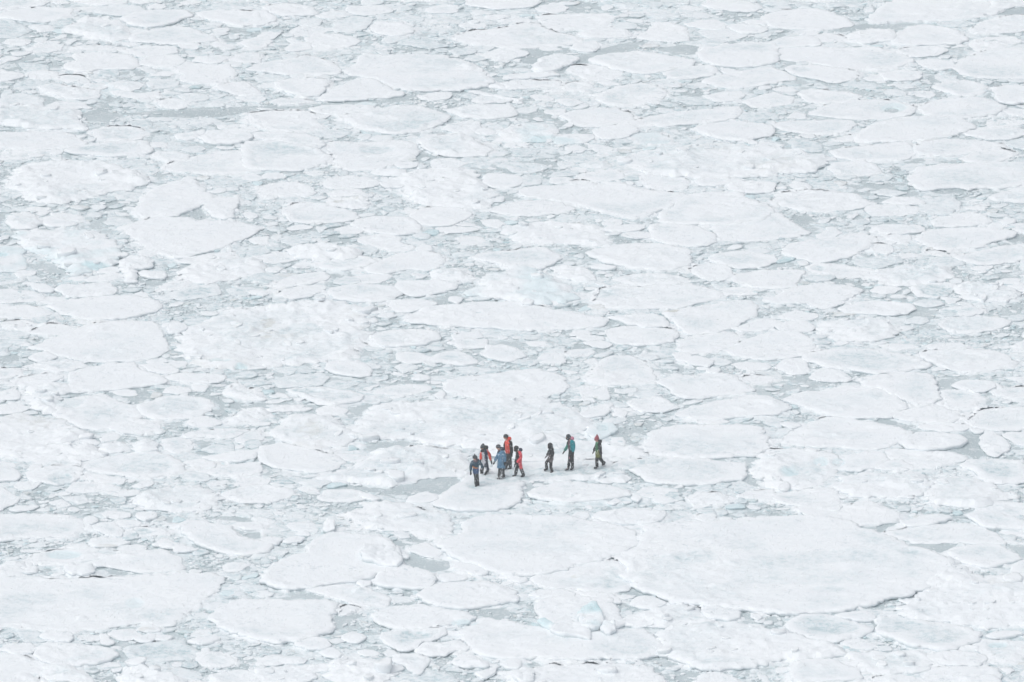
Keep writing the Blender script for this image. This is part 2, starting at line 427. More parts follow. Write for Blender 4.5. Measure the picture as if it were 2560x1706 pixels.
(1,2): '''
- 600,50 700,20 950,-10 1030,30 1030,65 930,90 780,95 680,80
- 1180,60 1250,40 1450,30 1600,60 1640,100 1620,140 1500,165 1350,170 1260,140 |thin greenish rimmed oval floe, right of centre top
- 520,100 600,85 720,95 800,150 700,170 600,140
- 1660,90 1750,60 1950,45 2150,80 2000,110 1850,135 1720,130
- 1970,160 1990,100 2200,90 2420,110 2420,190 2250,200 2100,200
- 20,210 200,140 600,130 1000,110 1100,150 1250,180 1600,200 1590,240 1480,320 1330,370 1240,410 1130,430 1000,410 850,370 600,290 350,260 150,240 |wide pale floe cut by a crack on its right
- 1500,325 1630,215 1800,190 2100,190 2170,250 2350,310 2420,350 2300,440 2100,480 1850,495 1600,485 1350,470 1380,390 |broad floe right of the crack
- 1250,540 1300,490 1500,492 1700,510 1850,580 1900,640 1800,680 1600,690 1450,670 1280,620
- 1820,530 1880,490 2200,465 2420,380 2600,500 2750,560 2650,590 2500,620 2350,640 2100,640 1920,635
- 770,540 900,500 1050,490 1240,490 1200,540 1050,560 900,550
r -50,560 100,490 300,460 600,480 740,500 820,580 930,665 800,690 500,670 150,650 0,620 |rough triangular floe right of centre
- 700,750 900,700 1000,675 1300,670 1500,695 1600,720 1640,780 1640,860 1500,900 1300,910 1100,890 950,860 800,820 |broad smooth floe right of centre
- 1810,790 1900,750 2100,740 2420,770 2450,830 2300,890 2100,900 1950,870 1830,820
- 1660,870 1850,845 2000,870 2030,960 1950,1000 1800,1010 1690,960 1600,910
- 2030,975 2110,930 2330,905 2600,900 2700,920 2650,1000 2580,1070 2400,1080 2220,1060 2090,1020
t 730,880 800,850 930,870 950,890 850,900
w 770,1100 900,1060 1150,1065 1400,1055 1650,1030 1700,1060 1900,1100 1950,1140 1850,1190 1680,1230 1500,1260 1200,1270 900,1260 750,1200 |grey washed pointed floe right of the humped floe
r 380,900 450,880 720,880 760,950 750,1000 650,1010 480,1000 430,960
w 900,990 1050,950 1350,940 1600,970 1650,1010 1400,1050 1150,1060 1000,1020
- 1370,1300 1550,1270 1800,1230 2050,1190 2170,1180 2240,1230 2230,1310 2150,1370 2050,1430 1900,1480 1650,1500 1550,1450 1450,1380 |leaf shaped floe with a brown speck on top
w 860,1340 1100,1320 1300,1310 1380,1330 1440,1390 1420,1420 1250,1430 1080,1400
- 850,1460 1000,1420 1250,1430 1480,1450 1510,1500 1450,1560 1200,1600 900,1570
- 2020,1440 2100,1420 2250,1360 2400,1350 2500,1400 2300,1470 2100,1475
- 1950,1650 2050,1590 2200,1520 2400,1480 2600,1480 2750,1540 2790,1610 2700,1680 2500,1720 2300,1730 2100,1700 |smooth leaf shaped floe below the brown specked floe
- 1500,1550 1700,1500 2000,1485 2100,1520 2060,1590 1900,1660 1650,1680 1520,1640
''',
(1,3): '''
- 1300,60 1400,-20 1800,-60 2420,-80 2420,120 2200,150 1900,140 1850,180 1780,145 1550,150 1420,170 1350,120 |big floe edge above a dark pool, right edge
- 20,270 100,200 400,180 800,210 900,270 1000,300 850,350 600,370 330,370 180,320
- 1500,480 1560,430 1750,390 1900,380 2000,420 2050,470 1900,500 1700,520 1540,510
- 1340,620 1450,540 1700,525 2000,530 2280,560 2200,610 2000,670 1850,710 1700,720 1550,700 1420,660 |wide smooth floe toward the right edge
- 130,750 200,680 350,640 700,610 850,570 980,620 940,680 870,730 750,790 600,830 420,840 300,810 |curved pointed floe on the right
w 350,880 450,845 600,850 780,880 990,890 980,930 880,960 750,980 650,970 560,940 400,920
r 900,970 1000,920 1130,890 1250,870 1500,890 1640,880 1690,920 1680,990 1560,1030 1350,1060 1150,1060 1000,1020 |dome topped floe by a grey pool
w 1300,1070 1350,1040 1550,1030 1720,1030 1710,1090 1640,1150 1500,1160 1360,1160 |grey pooled floe on the right
- 930,1100 1000,1060 1150,1060 1220,1080 1170,1120 1050,1140
- 660,1260 800,1210 950,1190 1150,1200 1300,1220 1330,1260 1250,1310 1100,1320 900,1300 720,1290
- -50,1190 150,1120 250,1050 450,1030 700,1040 850,1090 780,1140 650,1190 400,1210 100,1210
- 360,1210 450,1180 650,1170 720,1210 620,1240 500,1270 400,1240
w 1560,1270 1700,1250 1850,1240 1990,1270 1950,1310 1850,1330 1600,1340
w 1570,1400 1650,1350 2000,1340 2220,1380 2150,1440 1950,1480 1750,1490 1600,1450
wr 460,1480 480,1410 600,1380 850,1370 1100,1390 1220,1460 1150,1540 950,1560 800,1560 600,1540
- 90,1420 200,1380 330,1370 420,1420 400,1470 250,1480 130,1460
wr 1720,1060 1850,1010 2050,1040 2250,1060 2300,1140 2200,1190 1950,1200 1780,1180 1720,1120
- 930,690 980,670 1100,680 1170,740 1080,770 970,740
- 1160,780 1300,750 1420,770 1350,800 1200,805
- 1430,740 1550,720 1700,780 1620,800 1500,770
w 1680,790 1900,740 2200,690 2420,690 2420,800 2200,840 1950,860 1800,830
- 880,320 1200,310 1400,330 1390,390 1200,410 950,410
- 1040,290 1150,240 1350,240 1450,300 1300,310
- 1060,600 1150,580 1330,600 1320,630 1150,635
w 960,520 1100,490 1400,490 1450,550 1250,570 1050,570
t 2120,460 2200,430 2280,450 2250,485 2160,490
''',
(2,0): '''
t 240,150 330,110 430,95 520,140 450,160 350,175
- 635,440 640,280 800,240 1000,200 1250,195 1310,260 1390,290 1520,350 1450,385 1200,410 1000,440 830,450 700,460 |rectangular floe with a straight left side
- 1300,220 1400,190 1550,195 1660,280 1500,290 1380,265
- 1510,330 1620,300 1900,295 2080,310 2060,360 1900,375 1750,375 1600,355
w 50,400 120,350 280,310 450,295 580,320 480,370 300,400 150,410
- -60,270 0,250 180,240 210,275 130,320 60,340 -60,340
r 240,440 300,420 500,390 620,400 610,460 550,490 500,600 530,640 420,670 310,620 290,560 290,480
t -60,520 20,460 120,430 180,470 160,520 60,530
w 490,670 510,560 650,520 900,490 1100,560 1230,590 1285,670 1250,730 1120,760 1000,790 880,800 780,780 650,730 |wet greyish floe with two lobes, left
w 1240,600 1350,550 1500,500 1750,500 1930,530 1970,570 1900,640 1850,690 1700,710 1550,715 1420,700 1310,650 |round rimmed floe left of the rough field
- 1010,790 1100,760 1250,720 1420,740 1470,790 1400,830 1280,850 1150,840 1060,810
rd -100,700 100,680 400,680 530,720 700,800 800,860 650,900 400,930 200,960 50,1000 -100,1010 |dirty speckled floe on the left edge
r 40,1040 120,980 350,940 600,955 850,935 890,990 850,1060 700,1080 600,1050 400,1060 150,1060
rt 1200,980 1260,920 1400,895 1470,940 1460,990 1380,1010 1270,1015 |small round humped floe on the left
- 1490,950 1520,900 1650,885 1750,920 1760,980 1680,1025 1600,1030 1520,990
w 740,1160 760,1110 950,1060 1250,1020 1450,1020 1600,1070 1700,1140 1715,1190 1600,1230 1450,1255 1250,1250 1100,1230 900,1200 |oval floe with a grey centre, left
- 620,1370 680,1300 800,1280 950,1300 1120,1350 1100,1370 950,1380 780,1385
t -60,1160 0,1140 100,1150 190,1230 150,1260 0,1280 -60,1270
- 1820,1190 2000,1150 2200,1110 2400,1110 2400,1200 2200,1240 2000,1230
r 1270,1450 1300,1410 1500,1340 1800,1320 1950,1400 2040,1440 1950,1500 1850,1540 1600,1560 1400,1530 1310,1500 |pale angular floe in the lower left
- 2030,1420 2090,1360 2300,1310 2550,1320 2700,1360 2680,1410 2500,1470 2300,1470 2100,1445 |white floe left of the open water
- -60,1320 30,1330 130,1410 200,1440 100,1500 0,1560 -60,1580
w 260,1200 480,1150 700,1150 745,1180 730,1240 640,1290 520,1320 420,1290 280,1270
- 1040,1410 1100,1370 1250,1355 1300,1370 1230,1410 1120,1430
- 1190,1330 1300,1280 1400,1280 1430,1310 1300,1350
- 780,1240 900,1220 1150,1260 1140,1300 950,1300 820,1270
- 1640,850 1900,810 2150,790 2300,810 2150,880 1900,870 1720,880
- 2140,880 2200,830 2400,810 2420,910 2250,935 2170,910
rw 2050,460 2100,400 2180,380 2250,440 2400,420 2420,530 2300,550 2200,550 2100,510
rd 2100,720 2200,650 2400,600 2450,650 2400,700 2300,730 2150,755
t 840,500 950,470 1080,540 1000,555 850,550
w 190,240 400,190 700,180 800,220 650,270 540,280 350,240
- 1700,1110 1850,1080 2000,1130 1950,1165 1800,1160
- 1850,1060 2150,1010 2340,1010 2330,1060 2200,1100 2000,1090
r 910,990 1000,950 1120,940 1190,980 1100,1020 960,1030
- 1710,760 1750,700 1900,690 2050,750 1950,790 1800,785
''',
(2,1): '''
r 860,850 880,790 1000,680 1080,590 1250,560 1600,540 1900,530 2400,520 2700,530 3000,640 3060,740 2960,810 2700,900 2500,950 2300,985 2000,975 1700,940 1450,910 1200,890 1000,860 |long lumpy floe directly behind the walkers
- 1700,440 1740,370 1900,320 2200,300 2450,260 2600,250 2800,330 2870,400 2820,480 2600,530 2300,530 2000,505 1850,490 |smooth oval floe behind the long lumpy floe
- 530,640 620,590 750,590 850,630 820,670 700,680 570,670
rd 200,830 250,720 400,680 650,690 750,740 850,850 860,930 750,970 550,980 350,960 230,900 |dirty mounded floe left of the walkers
- 0,1060 40,960 250,930 500,985 700,1040 820,1090 750,1160 580,1200 350,1185 150,1160 30,1110
w 700,1035 900,1030 1080,1060 1060,1090 950,1115 860,1100
r 590,1230 700,1180 850,1140 1100,1060 1250,990 1450,965 1620,980 1850,1010 1950,1060 1950,1170 1900,1220 1600,1245 1430,1270 1300,1310 1100,1310 950,1290 750,1280 600,1265 |rugged floe just left of the walkers
t 1390,1460 1430,1420 1550,1380 1650,1410 1680,1450 1580,1475 1450,1475 |small domed floe left of the lead walker
t 1640,1500 1700,1430 1850,1300 1950,1230 2150,1200 2400,1250 2450,1310 2430,1420 2350,1500 2200,1540 2000,1550 1850,1540 1720,1520 |smooth floe the lead walker stands on
- 640,250 700,190 850,180 1000,210 1050,260 1040,310 950,315 750,290
w 250,440 420,430 600,420 850,450 990,490 960,540 700,580 560,570 430,520
t 1430,340 1480,310 1580,310 1600,340 1500,355
t 1640,490 1680,450 1740,460 1730,520 1660,520
- 2080,110 2120,50 2250,30 2400,70 2480,130 2350,180 2150,150
w 1580,180 1650,120 1850,80 2000,150 2050,190 1900,220 1700,190
- 370,1350 450,1330 560,1350 580,1380 450,1385
w 550,1430 650,1360 900,1350 1050,1400 1000,1450 750,1470 600,1460
t 950,1390 1050,1400 1140,1440 1080,1455 970,1420
r 90,640 220,590 430,590 400,640 250,640
r 870,1600 900,1530 1000,1480 1250,1470 1500,1510 1700,1570 1800,1660 1790,1760 1650,1800 1450,1790 1430,1720 1350,1730 1200,1745 1050,1730 950,1680 |scallop edged floe below the open water
''',
(2,2): '''
- 700,370 690,310 780,200 830,150 950,130 1100,130 1220,190 1260,260 1340,360 1250,390 1100,405 900,405 780,390 |dome shaped white floe upper right of walkers
- 480,110 540,80 700,70 760,100 700,130 540,140
w 1350,370 1400,340 1550,320 1700,310 1800,270 2000,300 2100,360 2200,440 2050,470 1900,490 1750,515 1600,520 1500,500 1420,430 |grey streaked floe right of the dome floe
- 1480,680 1600,610 1900,550 2150,500 2350,490 2500,560 2570,610 2450,660 2200,680 2000,700 1700,710
- 1215,960 1260,860 1400,780 1700,770 2200,770 2310,790 2330,880 2350,960 2250,1040 2050,1050 1800,1065 1550,1070 1350,1040 1240,1010 |big flat white floe right of the walkers
tb 690,840 700,780 780,740 920,745 955,800 910,850 800,880 720,870 |round bluish hump behind the teal walker
t 610,670 700,610 850,570 930,560 890,630 830,670 720,690 |boat shaped tilted floe behind the walkers
r 900,660 940,620 1020,620 1070,660 1040,700 940,690
- 1050,560 1100,540 1350,510 1450,560 1540,600 1400,650 1200,650 1100,610
- 900,1130 1100,1080 1300,1085 1700,1080 2100,1110 2150,1180 2100,1260 1900,1290 1650,1310 1300,1290 1150,1220 1050,1160 |low broad floe right of the last walker
r 2190,1170 2230,1080 2300,1000 2600,990 2850,1010 2980,1090 2960,1200 2850,1290 2650,1340 2450,1350 2300,1310 2220,1240 |rounded floe with blue dents, right
t 150,1390 280,1320 450,1290 700,1310 900,1330 1080,1360 1080,1400 900,1440 700,1460 500,1465 350,1450 220,1430 |flat oval floe in front of the walkers
rw -250,1230 -150,1150 100,1100 400,1085 700,1070 900,1080 1020,1150 1120,1240 1050,1310 900,1305 600,1270 350,1285 150,1285 -50,1270 -200,1260 |trampled ice under the walking group
rw -200,1010 200,940 500,930 800,900 1000,950 1200,1010 1270,1050 1100,1065 800,1060 500,1075 100,1085
- 1280,1460 1350,1400 1450,1440 1550,1460 1400,1490
r 1590,1440 1700,1390 1850,1380 1950,1420 2000,1480 1850,1500 1680,1480
- 2080,1420 2150,1380 2400,1360 2420,1450 2250,1450
t 870,1480 950,1430 1000,1470 920,1500
t 1090,1440 1140,1400 1200,1430 1160,1470
t 1770,270 1830,220 1930,250 1880,290
t 1500,160 1700,130 1860,170 1800,230 1650,200
- 2000,210 2100,190 2350,200 2380,250 2200,280 2080,250
- 2090,340 2200,310 2350,310 2420,350 2300,400 2150,380
- 1690,740 1750,720 1900,710 2000,740 1850,765
''',
(2,3): '''
r 70,230 150,170 280,160 370,200 395,270 330,300 200,305 120,270
- 390,330 450,280 540,245 640,260 720,310 790,350 700,370 550,365 430,345
- 790,350 900,340 1050,310 1250,280 1480,300 1550,360 1560,450 1570,520 1500,560 1400,570 1300,540 1150,480 1050,440 880,410 |teardrop shaped floe on the right
w 330,150 400,90 600,70 900,60 1200,110 1400,150 1480,200 1480,240 1250,270 1000,300 850,260 650,240 450,190
- 1390,120 1500,70 1800,60 2100,90 2200,140 2310,190 2200,240 1950,280 1800,280 1650,250 1490,185 |smooth lens shaped floe close to the right edge
- 150,530 200,500 350,470 550,450 700,400 950,420 1130,460 1200,540 1270,590 1220,640 1100,690 800,695 600,680 400,620 270,580 |wide white floe left of the teardrop floe
- 140,900 180,840 350,770 500,700 700,690 950,740 1200,790 1310,830 1320,870 1200,920 1100,980 950,995 800,980 500,960 280,945 170,930 |large smooth rounded floe on the right
t 1200,920 1250,870 1400,830 1600,840 1750,860 1805,900 1750,950 1600,980 1450,990 1300,970 |bright oval floe beside a round grey pool
- 1960,850 2050,830 2160,890 2230,960 2200,1010 2100,1050 2010,1030 1960,940 |crescent floe right of the round grey pool
w 1080,1000 1150,980 1400,1000 1700,1020 1850,1060 1800,1100 1600,1140 1400,1145 1250,1110 1140,1060
- 1860,740 1900,660 2050,620 2400,600 2420,800 2200,810 2000,800 1900,775 |white floe cut by the right picture edge
- 1240,640 1350,610 1550,590 1700,640 1800,690 1700,730 1500,740 1300,730 1150,690
w 1570,460 1650,440 1900,450 2000,510 1900,590 1750,615 1660,600 1600,520
- 1660,410 1750,360 1950,350 2090,380 2090,420 2000,460 1880,465 1750,430
w 2040,470 2150,430 2400,410 2400,530 2200,530
- 1380,790 1450,750 1650,740 1900,780 1800,820 1600,825
- 2150,850 2220,830 2400,830 2400,970 2280,940
- 640,1180 700,1060 900,1010 1080,1030 1120,1090 1000,1160 850,1190
w 980,1160 1050,1110 1200,1080 1340,1150 1250,1180 1080,1180
r 630,1350 660,1250 900,1200 1200,1215 1460,1225 1460,1260 1380,1300 1480,1300 1400,1400 1200,1420 950,1410 750,1400
r 1400,1410 1460,1320 1600,1260 1900,1260 2100,1310 2290,1400 2300,1430 2100,1460 1900,1510 1650,1500 1450,1480
w 1770,1140 1850,1090 2050,1080 2350,1090 2400,1290 2200,1310 2050,1300 1950,1250 1880,1200 |wet bluish floe at the right edge
w 0,1400 120,1390 400,1360 610,1350 640,1420 700,1510 620,1560 400,1540 130,1480
- 700,1540 800,1480 950,1470 1080,1520 1120,1600 900,1620 720,1590
w 1000,30 1150,20 1340,30 1400,60 1200,75 1060,60
- 1470,50 1550,20 1750,10 1860,50 1750,80 1550,70
t 100,750 150,730 280,750 320,770 230,790 140,775
- 1880,1500 2100,1470 2400,1490 2400,1600 2100,1600 1930,1560
- 650,1425 690,1410 730,1430 690,1445
''',
(3,0): '''
- -60,20 100,10 600,20 740,60 760,100 750,170 640,205 500,215 200,240 0,255 -60,255 |broad floe on the lower left edge
t 780,60 790,40 860,30 900,70 830,105 790,100
- 920,10 1000,-10 1200,0 1200,40 1080,55 980,45
t 1250,40 1270,0 1430,0 1440,40 1330,70
t 1070,100 1090,70 1200,70 1300,90 1270,120 1190,140 1110,130
- 850,140 900,100 1050,85 1120,160 1110,210 1000,205 940,180
w 1220,150 1250,130 1400,140 1500,150 1580,205 1500,210 1380,220 1270,205
t 810,285 860,240 950,230 1100,245 1220,270 1130,305 1000,315 890,310 |thick grey sided floe, lower left
t 590,320 640,285 760,285 830,320 700,330
w 235,420 300,390 500,350 700,330 1000,335 1080,360 1060,385 900,430 750,450 570,480 400,480 260,465 |long floe with a pale blue pool, lower left
- 850,470 950,420 1150,370 1350,340 1500,340 1620,390 1710,470 1680,530 1500,550 1300,550 1150,525 1000,505 880,490 |fan shaped floe in the lower left
rt 580,490 640,460 720,480 850,470 910,540 780,570 650,570
r -60,560 0,510 100,460 180,470 185,530 130,570 0,590
t 220,540 260,500 340,495 340,540 260,550
- -100,620 200,600 600,615 900,610 1300,590 1700,560 1980,575 2020,610 1960,690 1970,760 1850,800 1700,900 1640,970 1580,1040 1450,1040 1310,1000 1100,1040 900,1060 760,1070 650,1100 500,1070 420,1060 250,1080 150,1030 0,1040 -100,1050 |huge floe on the bottom left edge
t 1260,1070 1300,1040 1400,1030 1480,1070 1480,1090 1350,1095
t 1910,960 2000,870 2200,800 2400,790 2700,795 3080,800 3120,850 3060,970 3070,1060 3000,1100 2900,1130 2750,1170 2550,1180 2330,1150 2150,1100 2050,1050 1980,1010 |rounded slab right of the huge bottom left floe
t 320,1290 360,1220 450,1185 700,1200 950,1225 1060,1260 1095,1290 1050,1330 900,1380 750,1400 600,1405 480,1390 360,1350 |smooth oval floe near the bottom left corner
rt 420,1450 430,1400 490,1410 600,1405 720,1440 850,1520 870,1550 750,1560 600,1530 470,1520
- -60,1290 0,1280 200,1320 380,1370 420,1420 400,1460 250,1480 340,1530 300,1600 -60,1600 |grey white floe in the bottom left corner
- 1800,1370 1820,1290 1900,1280 2000,1290 2180,1340 2130,1410 2000,1430 1850,1415
t 1730,1180 1800,1150 1950,1120 2020,1150 1960,1190 1850,1210
t 1220,1150 1300,1130 1430,1120 1400,1185 1280,1185
t 1430,1170 1440,1120 1580,1140 1540,1170
rt 1070,1540 1100,1470 1200,1390 1300,1400 1380,1440 1500,1430 1580,1490 1700,1540 1600,1600 1100,1600
t 920,1200 940,1110 1000,1160 1040,1200 1000,1220
t 370,1130 420,1090 640,1095 660,1150 640,1190 500,1170 430,1160
w 10,1260 80,1210 280,1200 340,1240 300,1290 150,1290
- 2040,500 2100,470 2230,470 2300,490 2200,540 2080,550
rtd 1400,300 1430,250 1500,225 1650,280 1800,320 1840,350 1650,360 1550,330
t 1640,130 1700,80 1850,70 2000,100 2120,130 2170,180 2240,230 2400,260 2500,330 2400,370 2200,390 2000,350 1900,320 1850,290 1720,230 |thick stepped floe by dark water, lower left
t 2170,120 2200,95 2300,130 2400,110 2430,150 2250,155
- 1920,1500 2200,1450 2400,1460 2400,1600 2000,1600
t 1030,1440 1130,1420 1100,1460 1040,1465
''',
(3,1): '''
t 70,560 140,450 300,400 460,360 500,290 700,180 950,210 1180,200 1240,290 1310,380 1340,450 1390,490 1250,530 1110,560 1000,610 850,640 700,655 450,685 260,695 180,660 80,620 |thick floe carrying a square ice block
k 985,430 1010,300 1100,275 1230,290 1320,400 1340,460 1300,490 1200,480 1050,450 |square snow covered ice block, lower centre left
t 1090,600 1120,560 1200,510 1400,490 1540,530 1660,590 1640,660 1550,690 1400,690 1200,680 1100,650 |rounded floe right below the square ice block
- 450,710 560,690 760,675 1000,700 1250,790 1200,860 980,855 850,820 700,780
t 1505,760 1540,710 1700,650 1900,630 2150,620 2280,670 2400,720 2400,800 2250,830 2050,860 1900,870 1760,870 1650,850 1560,810 |rounded white floe at the bottom centre
t 1060,950 1100,910 1300,850 1500,845 1700,880 1950,910 2020,965 1900,1010 1700,1040 1530,1060 1350,1070 1200,1055 1100,1010 |arrow tipped floe at the bottom centre
w 1140,1120 1250,1080 1600,1075 1730,1060 1740,1120 1600,1170 1500,1200 1480,1250 1380,1270 1250,1240 1180,1200
t 1865,1110 1950,1060 2100,970 2190,1000 2400,1010 2700,1060 3000,1080 3200,1080 3560,1060 3650,1110 3710,1180 3710,1260 3600,1320 3400,1335 3000,1345 2770,1340 2500,1330 2300,1330 2150,1320 2020,1270 1960,1210 |long floe with blue ice blocks, bottom
t 345,1210 400,1160 550,1140 660,1170 700,1210 600,1250 480,1250 400,1230
t 790,1130 870,1100 980,1110 1010,1150 930,1190 840,1180
rt 1500,1270 1560,1200 1700,1200 1820,1190 1970,1240 1950,1275 1850,1270 1720,1310 1600,1310
rt 1780,1380 1850,1310 1960,1300 2030,1350 2120,1360 2100,1400 1950,1420 1830,1405
r 660,1530 700,1460 800,1380 950,1330 1100,1360 1250,1380 1360,1420 1300,1480 1200,1540 1000,1580 750,1580 |ragged lumpy floe on the bottom edge
w 1240,1350 1300,1310 1500,1300 1600,1350 1550,1410 1530,1480 1450,1490 1380,1430 1320,1390
r 0,1400 0,1330 150,1300 350,1320 480,1350 450,1390 300,1405 100,1415
r -50,1450 150,1420 400,1415 700,1410 830,1330 820,1380 700,1430 550,1500 400,1560 -50,1570
t 600,1270 700,1240 780,1290 760,1330 640,1310
- 930,1280 1000,1260 1120,1280 1130,1310 1000,1325
t 40,260 100,220 240,240 200,280 100,300
t 250,260 330,220 440,230 400,260 290,270
- 1400,340 1430,310 1550,270 1700,340 1720,380 1620,420 1500,390 1420,360
t 1670,295 1750,230 1880,180 1900,90 1990,40 2350,20 2800,30 3200,90 3420,180 3480,250 3330,370 3150,420 2900,480 2750,530 2550,560 2350,565 2150,540 2080,490 1900,440 1780,360 |broad floe below the lead walker's floe
t 1800,500 1830,460 1920,440 2050,490 2130,550 2050,580 1900,545
t 1330,400 1360,375 1400,390 1390,415
t 920,640 960,620 1060,630 1060,660 970,680
t 1660,610 1700,570 1800,550 1960,600 1900,620 1740,640
- 770,940 780,880 850,850 950,880 900,920 820,950
t 2230,1390 2350,1330 2450,1350 2420,1430 2290,1430
t 2000,1480 2150,1430 2220,1410 2200,1470 2100,1520
k 620,130 650,60 720,80 720,140 650,150
''',
(3,2): '''
t 1030,420 1080,350 1190,310 1190,200 1240,110 1600,90 2000,75 2350,40 2700,20 3000,60 3160,130 3400,200 3570,280 3750,330 3950,400 4050,480 4000,560 3900,620 3800,680 3600,750 3350,820 3050,880 2850,905 2600,910 2350,900 2000,870 1700,830 1450,810 1300,760 1180,700 1090,610 1080,570 |largest floe, broad and snowy, lower right
w 200,620 300,540 400,540 560,475 700,460 930,430 1000,450 1050,540 1085,620 1070,690 980,730 800,730 600,710 400,700 280,670 |pockmarked floe left of the largest floe
t 165,750 300,705 480,705 590,750 560,775 400,780 250,775
t 620,740 750,730 900,740 960,780 980,830 850,790 700,770
t 235,880 240,800 400,780 700,780 900,790 960,880 1000,960 1050,1000 950,1060 700,1080 400,1060 300,980 |trapezoid floe behind the blue ice blocks
kb 620,1000 630,930 670,870 760,850 800,900 825,990 790,1040 740,1055 660,1040 |upright pale blue ice block, bottom right of centre
kb 820,1060 850,1020 930,1020 950,1070 880,1095 |small blue ice block beside the upright block
kb 240,990 300,980 390,1020 380,1050 300,1030
k 385,1080 400,1000 500,970 620,1000 700,1080 720,1150 600,1130 480,1120 |low white ice block left of the upright block
r 1000,1010 1150,940 1350,880 1500,840 1720,870 1730,930 1900,1000 1700,1020 1500,1030 1350,1050 1200,1050
t 1090,840 1180,765 1300,780 1400,830 1300,880 1200,870
t 1740,900 1800,860 2000,880 2100,910 2100,960 2000,985 1830,970 1760,930
rt 1360,1290 1365,1090 1500,1030 1950,1010 2350,1060 2600,1120 2850,1180 3040,1260 2950,1310 2700,1330 2500,1350 2300,1380 1950,1420 1720,1410 1550,1370 1420,1330 |wide scarred floe at the bottom, right of centre
r -100,1480 200,1420 400,1370 550,1380 900,1400 1250,1390 1400,1470 1470,1560 1400,1640 -50,1640 |rough floe cut by the bottom edge, right of centre
k 20,1500 90,1420 180,1430 190,1530 100,1560
t 1690,1530 1750,1480 1900,1480 2060,1520 2100,1570 1900,1600 1720,1580
t 740,50 800,10 1000,-30 1400,-20 1410,40 1330,90 1220,108 1000,100 850,80
t 1690,60 1720,20 1860,10 1880,70 1780,85
t 1900,60 1930,40 2030,50 2000,75
t -60,590 20,570 150,600 130,630 40,640
t 2190,960 2230,920 2310,950 2270,1000
- 970,770 1050,760 1130,780 1030,800
''',
(3,3): '''
r 1160,880 1200,800 1420,720 1480,560 1430,440 1580,390 1720,440 1800,560 1990,610 2100,590 2400,600 2450,850 2400,1080 2230,1020 2100,1050 2000,1060 1900,1000 1800,1030 1600,960 1550,970 1400,980 1300,970 1180,920 |big rough floe at the lower right edge
wt 160,1040 190,990 300,940 560,930 750,1000 980,1060 960,1090 800,1130 600,1170 500,1170 300,1120 |grey topped oval floe under the largest floe
wt 970,1080 980,990 1050,960 1300,985 1600,1015 1850,1060 1930,1100 1920,1160 1800,1230 1650,1260 1500,1250 1300,1210 1080,1140 |long oval floe with grey middle, bottom right
w 660,1200 750,1170 900,1175 1030,1230 950,1260 800,1250
rw 640,1310 800,1265 1100,1275 1400,1275 1480,1360 1500,1430 1350,1470 1150,1480 950,1480 830,1420
- 1460,1320 1600,1280 1900,1290 2000,1330 1950,1400 1700,1400 1550,1380
wt 220,1420 260,1370 500,1350 650,1370 800,1430 900,1510 700,1540 500,1560 250,1550 200,1480
- 250,-40 400,-80 700,-80 1000,-60 1200,0 1190,60 1080,95 950,110 820,115 700,110 500,80 350,40
t 1230,90 1400,40 1600,10 1720,50 1500,100 1300,130
- 1090,180 1200,150 1500,110 1850,95 1980,150 2130,210 2180,290 1950,290 1700,280 1340,280 1250,240 1110,220 |angular floe upper right of the largest floe
t 1660,370 1700,320 1950,300 2130,300 2250,360 2320,430 2200,460 2050,490 1950,490 1800,450
t 1820,20 1900,0 2100,0 2300,60 2400,100 2400,140 2200,140 2030,130 1920,80
- 2110,180 2200,150 2400,160 2400,230 2250,210
t 2220,560 2250,470 2400,430 2450,500 2400,590
t 2010,1130 2100,1100 2300,1090 2340,1110 2200,1140 2080,1150
- 1420,1560 1500,1430 1700,1410 2100,1420 2150,1500 2150,1570 1900,1620 1500,1620 |floe on the bottom edge, far right
w 1900,1220 1950,1180 2100,1170 2400,1190 2400,1300 2300,1380 2100,1380 1980,1320
- 960,1520 1150,1490 1350,1510 1380,1560 1200,1600 980,1580
t 1980,590 2060,570 2100,590 2050,610
t 620,940 750,920 900,900 980,950 970,985 880,990 750,970 660,955
''',
}
